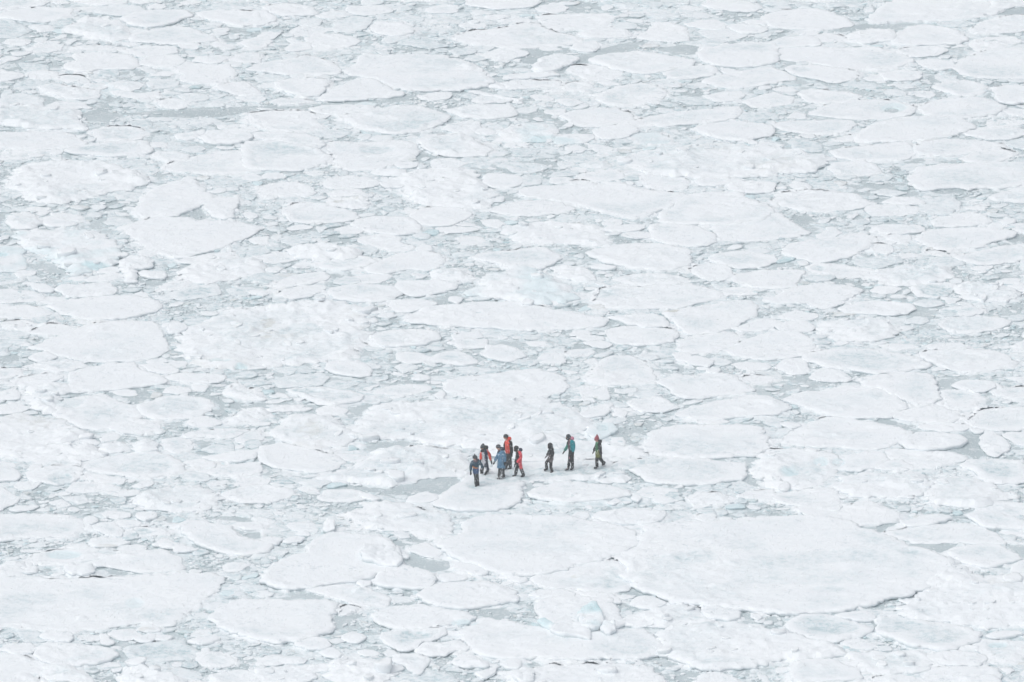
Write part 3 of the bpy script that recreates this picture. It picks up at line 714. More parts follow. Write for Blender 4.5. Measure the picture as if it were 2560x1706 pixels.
# wet / blue / dirty patches on floes: sector row, col, x, y, rx, ry, kind, strength
PATCHES = [
(0,1,1100,1365,170,40,'w',1.0),(0,3,310,630,90,25,'w',.7),(0,3,1140,1005,60,24,'g',1.3),(0,3,1140,985,130,45,'b',.7),
(1,0,900,885,140,26,'b',1.0),(1,0,10,770,70,20,'b',1.0),(1,1,450,1470,240,60,'w',.8),(1,1,-140,1800,60,22,'b',1.3),(1,1,-330,1760,110,18,'b',.7),
(1,1,110,1400,70,50,'d',1.0),(1,1,110,1500,90,50,'d',.5),(1,1,760,285,60,16,'d',.9),(1,1,915,260,30,16,'d',.9),(1,2,1470,1295,60,14,'d',1.4),
(1,3,1560,1100,150,55,'w',1.2),(1,3,1650,1300,90,32,'w',1.2),(1,3,460,885,70,22,'w',1.),(1,3,1850,1400,250,60,'w',.6),
(2,0,640,575,130,45,'w',.9),(2,0,1330,1150,260,60,'w',.6),(2,0,560,1260,110,50,'w',1.0),(2,0,360,780,110,50,'d',.5),
(2,1,450,455,150,26,'w',1.0),(2,1,500,820,130,70,'d',.6),(2,1,1850,1150,110,50,'d',.35),
(2,2,2840,1110,70,40,'b',.8),(2,2,2560,1210,80,40,'b',.6),(2,2,830,805,60,35,'w',.6),
(3,0,600,385,170,40,'b',.8),(3,0,1000,360,130,25,'w',.7),(3,0,1240,830,90,50,'b',.5),(3,0,1320,170,80,30,'w',.9),(3,1,1450,1130,130,36,'w',1.2),
(3,1,1900,1030,120,26,'b',.9),(3,2,1700,430,200,60,'w',.7),(3,2,720,640,330,60,'w',.4),(3,3,1200,1060,180,60,'w',.8),(3,3,650,1070,240,50,'w',.7),
(3,3,2120,1210,90,24,'b',.9),(3,3,1300,390,80,30,'w',.5),(1,2,820,1120,120,40,'w',.7),(0,2,380,1290,220,40,'b',.6),
(3,3,2150,650,150,40,'d',.4),(1,2,2000,715,130,20,'d',1.1),(0,2,2350,1540,300,50,'d',.3),(0,0,2250,180,50,20,'w',.6),
(2,3,650,1110,70,40,'b',.7),(2,3,180,1220,80,40,'b',.6),(3,2,600,590,60,14,'d',.9),(3,0,1350,1080,90,20,'d',.7),(3,0,970,310,130,14,'d',.7),
]
PATCHES += [(2,2,220,1205,260,45,'w',.7),(2,2,700,1185,220,35,'w',.5),(2,2,-90,1235,120,28,'w',.8),(2,2,480,1150,200,30,'w',.5),(2,1,2050,1235,90,25,'w',.4),(3,3,500,430,520,60,'w',.5),(3,2,2600,640,600,40,'w',.3),(3,2,2900,720,160,30,'w',.5),(3,1,2500,330,500,60,'w',.35),(3,2,1450,480,200,60,'w',.4),
(3,0,300,780,260,60,'w',.4),(2,3,700,850,300,40,'w',.3),(2,1,2000,700,400,60,'w',.3),(1,1,200,1330,300,50,'w',.3),(0,1,1500,650,300,40,'w',.25)]
# open water pockets where little small ice floats: sector row, col, outline
OPEN = [
(0,0,'1100,1050 1400,1020 1900,990 2400,985 2900,960 3200,930 3800,880 3800,930 3300,960 2850,1010 2400,1000 2150,1060 1800,1090 1400,1075'),
(0,0,'720,1060 900,1000 1100,1050 1050,1110 850,1120'),
(0,1,'1370,860 1600,830 1950,810 2150,790 2350,720 2400,760 2300,830 1950,830 1750,900 1500,870'),
(0,2,'330,650 520,560 700,480 900,430 1150,380 1260,400 1100,460 800,510 680,560 540,620 450,680'),
(0,2,'1300,450 1600,410 1720,430 1700,510 1500,500'),(0,2,'50,450 250,450 300,520 200,600 80,580'),
(0,3,'450,285 770,230 920,215 1100,220 1500,200 1950,155 2200,80 2400,60 2400,130 2100,150 1700,190 1400,220 1170,270 900,265 700,300'),
(1,0,'1260,980 1500,980 1640,960 1560,1010 1440,1070 1270,1020'),(1,0,'2180,320 2360,320 2360,355 2170,350'),(1,0,'250,860 560,850 620,950 560,990 420,920 260,900'),
(1,0,'1600,400 1740,350 1870,300 1860,350 1900,420 1800,420 1680,410'),
(1,3,'1420,170 1560,155 1750,150 1830,185 1700,215 1550,215'),(1,3,'200,430 330,410 450,460 330,510 270,500'),(1,3,'2120,640 2290,580 2400,590 2400,660'),
(1,3,'1400,1080 1560,1060 1700,1060 1700,1110 1620,1150 1450,1130'),
(2,1,'1290,1320 1430,1280 1600,1255 1850,1230 1870,1290 1700,1420 1560,1380 1300,1420 1150,1390'),(2,1,'1060,980 1350,910 1600,960 1300,980 1200,1030 1080,1030'),
(2,1,'1920,980 2040,985 2040,1015 1920,1010'),(2,2,'890,880 960,800 1100,800 1170,820 1100,860 980,885'),
(2,2,'1070,950 1210,930 1210,980 1150,970'),(2,2,'2150,1080 2250,1060 2190,1180 2260,1320 2340,1350 2200,1330 2100,1290 2150,1180'),
(2,3,'1750,900 1830,845 1950,860 1960,940 2010,1030 1880,1050 1750,1020 1600,1000'),(2,3,'190,310 400,305 380,340 560,370 640,390 500,420 300,360'),
(2,3,'1570,360 1690,370 1660,420 1570,440'),
(2,0,'620,760 820,800 950,810 900,850 800,860 700,800'),
(3,0,'1880,50 2150,40 2300,60 2350,100 2200,95 2050,80 1950,75'),(3,0,'2110,150 2240,170 2400,160 2400,250 2250,240'),
(3,0,'900,500 1080,520 1250,555 1000,560'),(3,0,'1060,1280 1200,1270 1230,1310 1150,1360'),(3,0,'800,1070 1050,1050 1250,1050 1240,1080 1000,1080'),
(3,1,'1340,410 1450,380 1620,430 1780,490 1780,530 1600,560 1480,510 1370,470'),(3,1,'720,960 870,890 960,880 900,1000 760,1080 720,1030'),(3,1,'0,1170 350,1180 330,1240 150,1250'),
(3,1,'300,700 440,700 700,790 500,800 330,790'),(3,1,'2030,900 2300,890 2350,960 2200,1020 2070,960'),
(3,2,'420,1345 1000,1345 1350,1310 1450,1360 1650,1420 1400,1420 1300,1380 900,1370 600,1390'),(3,2,'1080,640 1180,720 1280,780 1150,760 960,770 980,740'),
(3,2,'1500,1530 1600,1480 1690,1490 1680,1560 1560,1560'),(3,2,'2110,910 2200,920 2190,960 2270,1010 2100,980'),
(3,3,'820,125 1100,90 1200,60 1220,110 1080,160 1110,220 1000,190 880,170'),(3,3,'1380,290 1760,292 1660,370 1600,385 1500,340'),(3,3,'720,865 1000,800 1480,695 1400,740 1180,810 1100,850 850,880'),
(3,3,'2170,300 2400,310 2400,420 2320,420 2250,350'),(3,3,'0,910 300,925 100,970 0,970'),
(3,1,'2080,600 2140,560 2360,570 2300,600'),(3,2,'0,575 200,570 380,520 300,560 200,610 160,650'),
]
# ------------------------------------------------------------------ ice floes
def smooth_outline(P, step, rough, seed, soft=1.0):
    """round the surveyed corners, resample, then fray the edge"""
    Q = np.asarray(P, float)
    if (Q[:, 0] * np.roll(Q[:, 1], -1) - np.roll(Q[:, 0], -1) * Q[:, 1]).sum() < 0: Q = Q[::-1]
    for it in range(2):
        N = np.roll(Q, -1, 0)
        a = (.09 if it == 0 else .18) * soft
        Q = np.stack([Q * (1 - a) + N * a, Q * a + N * (1 - a)], 1).reshape(-1, 2)
    D = np.linalg.norm(np.roll(Q, -1, 0) - Q, axis=1)
    s = np.concatenate([[0], np.cumsum(D)])
    n = max(12, int(s[-1] / step))
    t = np.linspace(0, s[-1], n, endpoint=False)
    Q2 = np.vstack([Q, Q[:1]])
    x, y = np.interp(t, s, Q2[:, 0]), np.interp(t, s, Q2[:, 1])
    tx, ty = np.roll(x, -1) - np.roll(x, 1), np.roll(y, -1) - np.roll(y, 1)
    l = np.hypot(tx, ty) + 1e-9
    nx, ny = ty / l, -tx / l
    size = min(1.7, math.sqrt(s[-1]) / 3.5)
    jag = np.abs(noise(x, y, 1.1, seed + 8)) - np.abs(noise(x, y, 2.7, seed + 9)) * .6
    d = size * (.05 + rough * (1.1 * noise(x, y, .42, seed) + .7 * noise(x, y, 1.3, seed + 3) + .75 * noise(x, y, 4.2, seed + 5) + 1.3 * jag))
    return np.stack([x + nx * d, y + ny * d], 1)

def seg_dist(P, O):
    """signed distance (inside > 0) and nearest point on the closed outline O"""
    A, B = O, np.roll(O, -1, 0)
    AB = B - A
    L2 = (AB ** 2).sum(1) + 1e-12
    dist = np.empty(len(P)); near = np.empty((len(P), 2)); ins = np.empty(len(P), bool)
    ch = max(1, 2000000 // len(O))
    for i in range(0, len(P), ch):
        p = P[i:i + ch]
        d = p[:, None] - A[None]
        t = np.clip((d * AB[None]).sum(2) / L2, 0, 1)
        q = A[None] + t[..., None] * AB[None]
        dd = ((p[:, None] - q) ** 2).sum(2)
        k = dd.argmin(1)
        dist[i:i + ch] = np.sqrt(dd[np.arange(len(p)), k])
        near[i:i + ch] = q[np.arange(len(p)), k]
        yy = p[:, 1][:, None]
        cross = ((A[None, :, 1] > yy) != (B[None, :, 1] > yy))
        xs = A[None, :, 0] + (yy - A[None, :, 1]) / (AB[None, :, 1] + 1e-12) * AB[None, :, 0]
        ins[i:i + ch] = (np.where(cross, p[:, 0][:, None] < xs, False).sum(1) % 2) == 1
    return np.where(ins, dist, -dist), near

def floe_mesh(O, fb, flags, seed, bottom=-.07, patches=()):
    area = .5 * abs((O[:, 0] * np.roll(O[:, 1], -1) - np.roll(O[:, 0], -1) * O[:, 1]).sum())
    cell = float(np.clip(math.sqrt(area) / 36, .05, .105))
    lo, hi = O.min(0) - cell, O.max(0) + cell
    nx, ny = int((hi[0] - lo[0]) / cell) + 2, int((hi[1] - lo[1]) / cell) + 2
    gx, gy = np.meshgrid(lo[0] + np.arange(nx) * cell, lo[1] + np.arange(ny) * cell, indexing='ij')
    P = np.stack([gx.ravel(), gy.ravel()], 1)
    sd, near = seg_dist(P, O)
    S = sd.reshape(nx, ny)
    cc = (S[:-1, :-1] + S[1:, :-1] + S[1:, 1:] + S[:-1, 1:]) / 4
    keep = cc > 0
    if keep.sum() < 6: return None
    idx = np.arange(nx * ny).reshape(nx, ny)
    ii, jj = np.nonzero(keep)
    quads = np.stack([idx[ii, jj], idx[ii + 1, jj], idx[ii + 1, jj + 1], idx[ii, jj + 1]], 1)
    # boundary edges
    E = np.concatenate([quads[:, [0, 1]], quads[:, [1, 2]], quads[:, [2, 3]], quads[:, [3, 0]]])
    key = {}
    code = E.min(1).astype(np.int64) * (nx * ny) + E.max(1)
    u, inv, cnt = np.unique(code, return_inverse=True, return_counts=True)
    be = E[cnt[inv] == 1]
    bv = np.unique(be)
    P[bv] = near[bv]
    used = np.unique(quads)
    remap = -np.ones(nx * ny, np.int64); remap[used] = np.arange(len(used))
    Q, quads, be = P[used], remap[quads], remap[be]
    d = np.abs(sd[used]).copy()
    isb = np.zeros(len(used), bool); isb[remap[bv]] = True
    d[isb] = 0
    x, y = Q[:, 0], Q[:, 1]
    h = fb - bottom
    sm = min(1.0, math.sqrt(area) / 2.5)
    z = np.full(len(Q), fb)
    z += sm * (.035 * noise(x, y, .22, seed) + .018 * noise(x, y, .9, seed + 1) + .012 * noise(x, y, 3.1, 11) + .008 * noise(x, y, 6.5, 12))
    crust = np.clip(.35 + noise(x, y, .13, 14) + .5 * noise(x, y, .5, 15), 0, 1.2) * sstep(.05, .4, d)
    z += sm * crust * (.075 * np.clip(fbm(x, y, 1.5, 16, 3) + .05, -.25, 1) + .03 * np.abs(noise(x, y, 4.6, 17)))
    rimv = .5 + .5 * noise(x, y, .5, seed + 2)
    z += sm * (.005 + .045 * rimv * rimv) * np.exp(-((d - .28) / .2) ** 2)
    if 'r' in flags:
        a = np.clip(fbm(x, y, .55, 31, 3) + .12, 0, 1)
        b = 1 - np.abs(fbm(x, y, 1.1, 32, 3)) * 2.2
        edge = sstep(0, .5, d)
        z += sm * edge * (.20 * a + .09 * np.clip(b, -.3, 1) * (.3 + a) + .05 * np.abs(noise(x, y, 3.3, 34)))
    else:
        lump = np.clip(fbm(x, y, .8, 41, 3) - .38, 0, 1) * np.clip(noise(x, y, .17, 42) + .1, 0, 1)
        z += sm * .55 * lump * sstep(.1, .6, d)
    if 'k' in flags:
        z += .10 * noise(x, y, 1.1, seed + 9) + .07 * np.abs(noise(x, y, 2.6, seed + 10)) + .07 * ((x - x.mean()) * math.cos(seed) + (y - y.mean()) * math.sin(seed))
    z -= (.16 * min(fb, .22)) * np.exp(-d / .05) * (1 + .8 * noise(x, y, 1.3, seed + 4))
    pit = np.zeros(len(Q))
    for (tx_, ty_) in TRACKS:
        if lo[0] < tx_ < hi[0] and lo[1] < ty_ < hi[1]:
            pit = np.maximum(pit, sstep(.30, .08, np.hypot(x - tx_, (y - ty_) * .8)))
    z -= .055 * pit
    wet = np.zeros(len(Q)) + .75 * pit; blue = np.zeros(len(Q)); dirt = np.zeros(len(Q))
    wm = np.clip(fbm(x, y, .33, 51, 3) * 1.6, 0, 1) * sstep(.15, .7, d)
    wet = wet + .62 * wm
    if 'w' in flags:
        wm2 = sstep(-.25, .5, fbm(x, y, .30, 52, 3)) * sstep(.2, .8, d)
        wet += .55 * wm2
        z -= .03 * wm2 * sm
    if 'd' in flags:
        dirt += .22 * sstep(.1, .6, fbm(x, y, .45, 53, 3))
    if 'b' in flags:
        blue += (.8 if 'k' in flags else .30) * sstep(-.3, .5, fbm(x, y, .6, 54, 2))
    for (cx, cy, rx, ry, kind, st) in patches:
        q = ((x - cx) / rx) ** 2 + ((y - cy) / ry) ** 2
        q = q * (1 + .35 * noise(x, y, .9, 61))
        g = st * sstep(1.25, .55, q)
        if kind == 'w':
            wet += g * .75; z -= .05 * np.clip(g, 0, 1)
        elif kind == 'b':
            blue += g * .42; z -= .05 * np.clip(g, 0, 1)
        elif kind == 'd': dirt += .55 * g
        elif kind == 'g':
            blue += g; wet += g; z -= .35 * np.clip(g, 0, 1)
    # side wall: three rings below the rim
    bl = np.unique(be)
    cen = np.zeros((len(Q), 2)); cn = np.zeros(len(Q))
    # inward normal at each boundary vertex from its edges (edges run counter-clockwise round the top)
    ev = Q[be[:, 1]] - Q[be[:, 0]]
    nrm = np.stack([-ev[:, 1], ev[:, 0]], 1) / (np.linalg.norm(ev, axis=1)[:, None] + 1e-9)
    for k in (0, 1):
        np.add.at(cen, be[:, k], nrm); np.add.at(cn, be[:, k], 1)
    inn = cen[bl] / (np.linalg.norm(cen[bl], axis=1)[:, None] + 1e-9)
    pos = -np.ones(len(Q), np.int64); pos[bl] = np.arange(len(bl))
    nb, base = len(bl), len(Q)
    zt = z[bl]
    wob = noise(Q[bl, 0], Q[bl, 1], 2.5, seed + 6)
    under = .02 + .13 * np.clip(noise(Q[bl, 0], Q[bl, 1], .35, seed + 7) + .45, 0, 1)
    rings, sides = [], []
    for fz, off, sv in ((.80, -.012, .0), (.55, .12, .35), (0.0, 1.7, 1.0)):
        o2 = (under * off if off > 0 else np.full(nb, off)) * min(1, h / .2) + .015 * wob
        rings.append(np.column_stack([Q[bl] + inn * o2[:, None], bottom + (zt - bottom) * fz]))
        sides.append(np.full(nb, sv))
    V = np.vstack([np.column_stack([Q, z])] + rings)
    side = np.concatenate([np.zeros(base)] + sides)
    fq = [quads]
    a0, a1 = be[:, 0], be[:, 1]
    prev0, prev1 = a0, a1
    for k in range(3):
        n0, n1 = base + k * nb + pos[a0], base + k * nb + pos[a1]
        fq.append(np.stack([prev1, prev0, n0, n1], 1))
        prev0, prev1 = n0, n1
    ext = lambda a: np.concatenate([a] + [a[bl] * .6] * 3)
    at = {'side': side, 'wet': np.clip(ext(wet), 0, 1), 'blue': np.clip(ext(blue), 0, 1), 'dirt': np.clip(ext(dirt), 0, 1)}
    return V, [np.concatenate(fq)], at, area

# --- scattered lumps (brash ice, rubble): many in one mesh, vectorised
def lumps_mesh(cx, cy, r, asp, rot, h, z0, n=9, tilt=.0, seed=0):
    m = len(cx)
    g = np.random.default_rng(seed)
    ang = np.arange(n) / n * 2 * np.pi + g.uniform(-.25, .25, (m, n))
    rad = 1 + g.normal(0, .24, (m, n))
    rad = (rad + .30 * (np.roll(rad, 1, 1) + np.roll(rad, -1, 1))) / 1.6
    for kk in (2, 3, 5):
        rad += (.20 / kk ** .5) * g.normal(0, 1, (m, 1)) * np.cos(kk * ang + g.uniform(0, 6.3, (m, 1)))
    rad = np.clip(rad, .35, 1.9)
    ux, uy = np.cos(ang) * rad, np.sin(ang) * rad * asp[:, None]
    ca, sa = np.cos(rot)[:, None], np.sin(rot)[:, None]
    ex, ey = (ux * ca - uy * sa) * r[:, None], (ux * sa + uy * ca) * r[:, None]
    tl = (np.clip(tilt * .3 / np.maximum(r, .05), 0, tilt * 1.5))[:, None]
    tx, ty = g.normal(0, 1, m)[:, None] * tl, g.normal(0, 1, m)[:, None] * tl
    rings = []
    for s, fz in ((.84, -.5), (1.0, .62), (.97, .95), (.72, 1.0)):
        jz = g.normal(0, .10, (m, n)) * (fz > 0)
        X, Y = ex * s, ey * s
        Z = h[:, None] * (fz + jz) + X * tx + Y * ty
        rings.append(np.stack([X + cx[:, None], Y + cy[:, None], Z + z0[:, None]], 2))
    top = np.stack([cx, cy, z0 + h * (1.0 + g.normal(0, .12, m))], 1)[:, None]
    V = np.concatenate(rings + [top], 1)                       # m, 4n+1, 3
    per = 4 * n + 1
    i = np.arange(n); j = (i + 1) % n
    q = np.concatenate([np.stack([k * n + i, k * n + j, (k + 1) * n + j, (k + 1) * n + i], 1) for k in range(3)])
    t = np.stack([3 * n + i, 3 * n + j, np.full(n, 4 * n)], 1)
    off = (np.arange(m) * per)[:, None, None]
    Qf = (q[None] + off).reshape(-1, 4)
    Tf = (t[None] + off).reshape(-1, 3)
    side = np.tile(np.concatenate([np.ones(n), np.full(n, .15), np.zeros(2 * n + 1)]), m)
    return V.reshape(-1, 3), [Qf, Tf], side, per

# --- trodden snow behind the walkers
TRACKS = []
_g = np.random.default_rng(5)
_pu = np.array([1180., 1230, 1290, 1345, 1400, 1470, 1560, 1650]); _pv = np.array([1216., 1205, 1196, 1188, 1180, 1176, 1166, 1150])
for _t in np.linspace(0, 7, 190):
    _u, _v = np.interp(_t, range(8), _pu), np.interp(_t, range(8), _pv)
    _x, _y = survey(_u + _g.normal(0, 4), _v + _g.normal(0, 3.5), .12)
    TRACKS.append((float(_x), float(_y)))

# --- read the survey
floes = []
for (r, c), txt in FLOES.items():
    for line in txt.strip().split('\n'):
        ref = None
        if '|' in line:
            line, ref = line.split('|')
        tok = line.split()
        P = np.array([[float(a) for a in t.split(',')] for t in tok[1:]])
        u, v = sector(r, c, P[:, 0], P[:, 1])
        a = .5 * abs((u * np.roll(v, -1) - np.roll(u, -1) * v).sum())
        cu, cv = u.mean(), v.mean()
        floes.append(dict(flags=tok[0].replace('-', ''), u=u, v=v, area=a, ref=ref and ref.strip(), cu=cu, cv=cv,
                          w=u.max() - u.min(), h=v.max() - v.min()))
patches = []
for (r, c, x, y, rx, ry, kind, st) in PATCHES:
    u, v = sector(r, c, x, y)
    X, Y = survey(u, v, .12)
    sc = F / math.hypot(Y, CAM_H)
    patches.append((float(X), float(Y), rx / 3.674 / sc, ry / 3.674 / sc / math.sin(math.atan2(CAM_H, Y)), kind, st))

# shown part decides which floes stay single things; blocks always do
for f in floes:
    cu0, cu1 = np.clip([f['u'].min(), f['u'].max()], 0, 2560)
    cv0, cv1 = np.clip([f['v'].min(), f['v'].max()], 0, 1706)
    full = f['w'] * f['h'] + 1e-6
    f['shown'] = f['area'] * (cu1 - cu0) * (cv1 - cv0) / full
blocks = [f for f in floes if 'k' in f['flags']]
plain = sorted([f for f in floes if 'k' not in f['flags']], key=lambda f: -f['shown'])
N_SINGLE = 292
for i, f in enumerate(plain): f['single'] = i < N_SINGLE
for f in blocks: f['single'] = True

# --- occupancy map of the water, for the small ice
GX0, GX1, GY0, GY1, GC = -36.0, 36.0, 318.0, 490.0, .08
occ = np.zeros((int((GX1 - GX0) / GC), int((GY1 - GY0) / GC)), np.uint8)
def mark(O, val=1, shrink=0.0):
    i0, i1 = int((O[:, 0].min() - GX0) / GC), int((O[:, 0].max() - GX0) / GC) + 2
    j0, j1 = int((O[:, 1].min() - GY0) / GC), int((O[:, 1].max() - GY0) / GC) + 2
    i0, j0 = max(i0, 0), max(j0, 0); i1, j1 = min(i1, occ.shape[0]), min(j1, occ.shape[1])
    if i1 <= i0 or j1 <= j0: return
    xs = GX0 + (np.arange(i0, i1) + .5) * GC
    ys = GY0 + (np.arange(j0, j1) + .5) * GC
    A, B = O, np.roll(O, -1, 0)
    ins = np.zeros((len(xs), len(ys)), bool)
    for a, b in zip(A, B):                       # even-odd fill by rows
        m = (a[1] > ys) != (b[1] > ys)
        if not m.any(): continue
        xc = a[0] + (ys - a[1]) / (b[1] - a[1] + 1e-12) * (b[0] - a[0])
        ins ^= m[None] & (xs[:, None] < xc[None])
    occ[i0:i1, j0:j1][ins] = val

DOWN = {}
bvh_V, bvh_F, nvert = [], [], 0
stuff = []
order = sorted(range(len(floes)), key=lambda i: floes[i]['cv'])
for f in floes:
    k = 'k' in f['flags']
floe_objs = []
for n_, i in enumerate(order):
    f = floes[i]
    k = 'k' in f['flags']
    fb = .075 + .012 * (n_ % 6) + (.075 if 't' in f['flags'] else 0)
    if f['area'] < 1500: fb -= .03
    bottom = -.07
    if k:
        fb, bottom = (.40 if 'b' in f['flags'] else .33), .06
    X, Y = survey(f['u'], f['v'], fb)
    O = smooth_outline(np.stack([X, Y], 1), .11, (.10 if not k else .09) * (1.9 if 'r' in f['flags'] else 1), 100 + i, .5 if k else 1.0)
    sgn = (O[:, 0] * np.roll(O[:, 1], -1) - np.roll(O[:, 0], -1) * O[:, 1]).sum()
    if sgn < 0: O = O[::-1]
    lo, hi = O.min(0), O.max(0)
    pp = [p for p in patches if lo[0] - p[2] < p[0] < hi[0] + p[2] and lo[1] - p[3] < p[1] < hi[1] + p[3]] if not k else []
    res = floe_mesh(O, fb, f['flags'], 100 + i, bottom, pp)
    if res is None: continue
    V, Fq, at, area = res
    f['O'], f['fb'] = O, fb
    if not k: mark(O)
    if abs(V[:, 0].mean()) < 14 and 375 < V[:, 1].mean() < 405:
        bvh_V.append(V); bvh_F.append(Fq[0] + nvert); nvert += len(V)
    if f['single']:
        cen = np.array([O[:, 0].mean(), O[:, 1].mean(), 0.0])
        o = mesh_obj('ice_block' if k else 'ice_floe', V - cen, Fq, ICE, attrs=at, loc=cen)
        f['obj'] = o
        # frozen-in rubble on the rough floes is part of the floe
        if 'r' in f['flags'] and area > 6:
            m = int(np.clip(area * .4, 5, 50))
            g = np.random.default_rng(i)
            pick = g.choice(np.nonzero(at['side'] == 0)[0], m)
            base = V[pick]
            rr = g.uniform(.10, .30, m) * (1 + (g.random(m) < .12) * .9)
            Vl, Fl, sd_, per = lumps_mesh(base[:, 0], base[:, 1], rr, g.uniform(.5, .95, m), g.uniform(0, 6.3, m),
                                          rr * g.uniform(.25, .55, m), base[:, 2] - .03, 9, .10, i)
            zz = np.zeros(len(Vl))
            ro = mesh_obj('ice_rubble', Vl - cen, Fl, ICE, parent=o,
                          attrs={'side': sd_ * .08, 'wet': zz, 'blue': zz, 'dirt': zz + .05})
            ro['kind'] = 'stuff'
    else:
        stuff.append((V, Fq[0], at))

for (r, c, txt) in OPEN:
    P = np.array([[float(a) for a in t.split(',')] for t in txt.split()])
    u, v = sector(r, c, P[:, 0], P[:, 1])
    X, Y = survey(u, v, 0)
    O = np.stack([X, Y], 1)
    old = occ.copy()
    mark(O, 2)
    occ[old == 1] = 1

# --- small ice between the floes: plates first, crumbs last
nxg, nyg = occ.shape
placed = []
def try_place(num, rmin, rmax, tol, avoid_open=True, power=2.0):
    free = np.flatnonzero(occ.ravel() == 0)
    pick = rng.choice(free, num)
    u = rng.random(num)
    rr = np.sort((rmin ** -power + u * (rmax ** -power - rmin ** -power)) ** (-1 / power))[::-1]
    for cidx, r_ in zip(pick, rr):
        i, j = divmod(int(cidx), nyg)
        k = int(r_ * .85 / GC)
        i0, i1, j0, j1 = i - k, i + k + 1, j - k, j + k + 1
        if i0 < 0 or j0 < 0 or i1 > nxg or j1 > nyg: continue
        w = occ[i0:i1, j0:j1]
        if (w > 0).mean() > tol or (w == 2).mean() > .02: continue
        w[w == 0] = 3
        placed.append((GX0 + (i + rng.random()) * GC, GY0 + (j + rng.random()) * GC, r_))
try_place(1600, .8, 2.4, .12, power=1.4)
try_place(2600, .4, .9, .2)
try_place(9000, .18, .45, .30)
big_n = len(placed)
# crumbs: denser in drifts, sparse on the open pockets
free = np.flatnonzero((occ.ravel() == 0) | (occ.ravel() == 2) | (occ.ravel() == 3) & (rng.random(occ.size) < .25))
pick = rng.choice(free, 90000)
px = GX0 + (pick // nyg + rng.random(len(pick))) * GC
py = GY0 + (pick % nyg + rng.random(len(pick))) * GC
dens = sstep(-.35, .45, fbm(px, py, .35, 71, 3)) * np.where(occ.ravel()[pick] == 2, .10, 1.0)
kp = rng.random(len(pick)) < dens
px, py = px[kp], py[kp]
pr = .055 * (1 - rng.random(len(px)) * .9) ** -.55
placed = np.array(placed)
print('plates', len(placed), 'crumbs', len(px))
sv, sf4, sf3, sa, off = [], [], [], [], 0
def add_lumps(x, y, r, n, hmul, seed, wetmax):
    global off
    g = np.random.default_rng(seed)
    m = len(x)
    h = np.clip(r * hmul * g.uniform(.3, 1.2, m), .02, .09 + .10 * (g.random(m) < .06))
    V, Fl, sd, per = lumps_mesh(x, y, r, g.uniform(.5, 1.0, m), g.uniform(0, 6.3, m), h, np.full(m, 0.0), n, .05, seed)
    sv.append(V); sf4.append(Fl[0] + off); sf3.append(Fl[1] + off)
    wet = np.repeat(np.clip(g.random(m) ** 1.5 * wetmax, 0, 1), per)
    blue = np.repeat((g.random(m) < .03) * .4, per)
    dirt = np.repeat((g.random(m) < .04) * .35, per)
    sa.append({'side': sd, 'wet': wet, 'blue': blue, 'dirt': dirt})
    off += len(V)
# slush: broken plates and mush standing a little out of the water
def worley(x, y, f, seed):
    x, y = x * f, y * f
    ix, iy = np.floor(x).astype(np.int64), np.floor(y).astype(np.int64)
    f1 = np.full(x.shape, 9.0); f2 = f1.copy(); cid = np.zeros(x.shape); ox = f1 * 0; oy = f1 * 0
    for a in (-1, 0, 1):
        for b in (-1, 0, 1):
            cx, cy = ix + a, iy + b
            qx, qy = cx + hash2(cx, cy, seed), cy + hash2(cx, cy, seed + 1)
            d = (x - qx) ** 2 + (y - qy) ** 2
            n = d < f1
            f2 = np.where(n, f1, np.minimum(f2, d))
            cid = np.where(n, hash2(cx, cy, seed + 2), cid)
            ox = np.where(n, x - qx, ox); oy = np.where(n, y - qy, oy)
            f1 = np.where(n, d, f1)
    return np.sqrt(f2) - np.sqrt(f1), cid, ox, oy
sc_ = .085
sx = np.arange(GX0 + .2, GX1 - .2, sc_); sy = np.arange(GY0 + .2, GY1 - .2, sc_)
SX, SY = np.meshgrid(sx, sy, indexing='ij')
oc = occ[((SX - GX0) / GC).astype(int), ((SY - GY0) / GC).astype(int)]
wx, wy = SX + .35 * noise(SX, SY, .9, 81) + .12 * noise(SX, SY, 2.6, 82), SY + .35 * noise(SX, SY, .9, 83) + .12 * noise(SX, SY, 2.6, 84)
Z = np.full(SX.shape, -.06)
for f_, hh, thr, sd_ in ((.62, .09, .10, 91), (1.35, .085, .14, 94), (2.5, .08, .18, 97), (4.6, .07, .2, 101)):
    e_, c_, ox, oy = worley(wx, wy, f_, sd_)
    pl = -.05 + hh * (c_ * 1.7 - .66) * sstep(thr * .3, thr, e_) + .06 * ((c_ * 7.3) % 1 - .5) * ox + .06 * ((c_ * 13.7) % 1 - .5) * oy
    Z = np.maximum(Z, pl)
Z += .022 * noise(SX, SY, 4.3, 85) + .014 * noise(SX, SY, 2.2, 86) + .05 * fbm(SX, SY, .28, 87, 2)
def blur(a, k):
    for ax in (0, 1):
        c = np.cumsum(np.pad(a, [(k + 1, k) if q == ax else (0, 0) for q in (0, 1)], mode='edge'), axis=ax)
        a = (np.take(c, np.arange(2 * k + 1, c.shape[ax]), ax) - np.take(c, np.arange(0, c.shape[ax] - 2 * k - 1), ax)) / (2 * k + 1)
    return a
near_floe = blur((oc == 1).astype(float), 5)
bank = sstep(.05, .55, near_floe) * np.clip(.42 + 1.5 * fbm(SX, SY, .45, 92, 3), 0, 1)
Z += .15 * bank * (.6 + .4 * noise(SX, SY, 3.0, 93)) * (oc != 2)
Z -= .10 * (oc == 2)
Z = np.clip(Z, -.05, .16)
okc = (oc != 1)
kq = okc[:-1, :-1] | okc[1:, 1:] | okc[1:, :-1] | okc[:-1, 1:]
zm = np.maximum(np.maximum(Z[:-1, :-1], Z[1:, 1:]), np.maximum(Z[1:, :-1], Z[:-1, 1:]))
kq &= zm > -.005
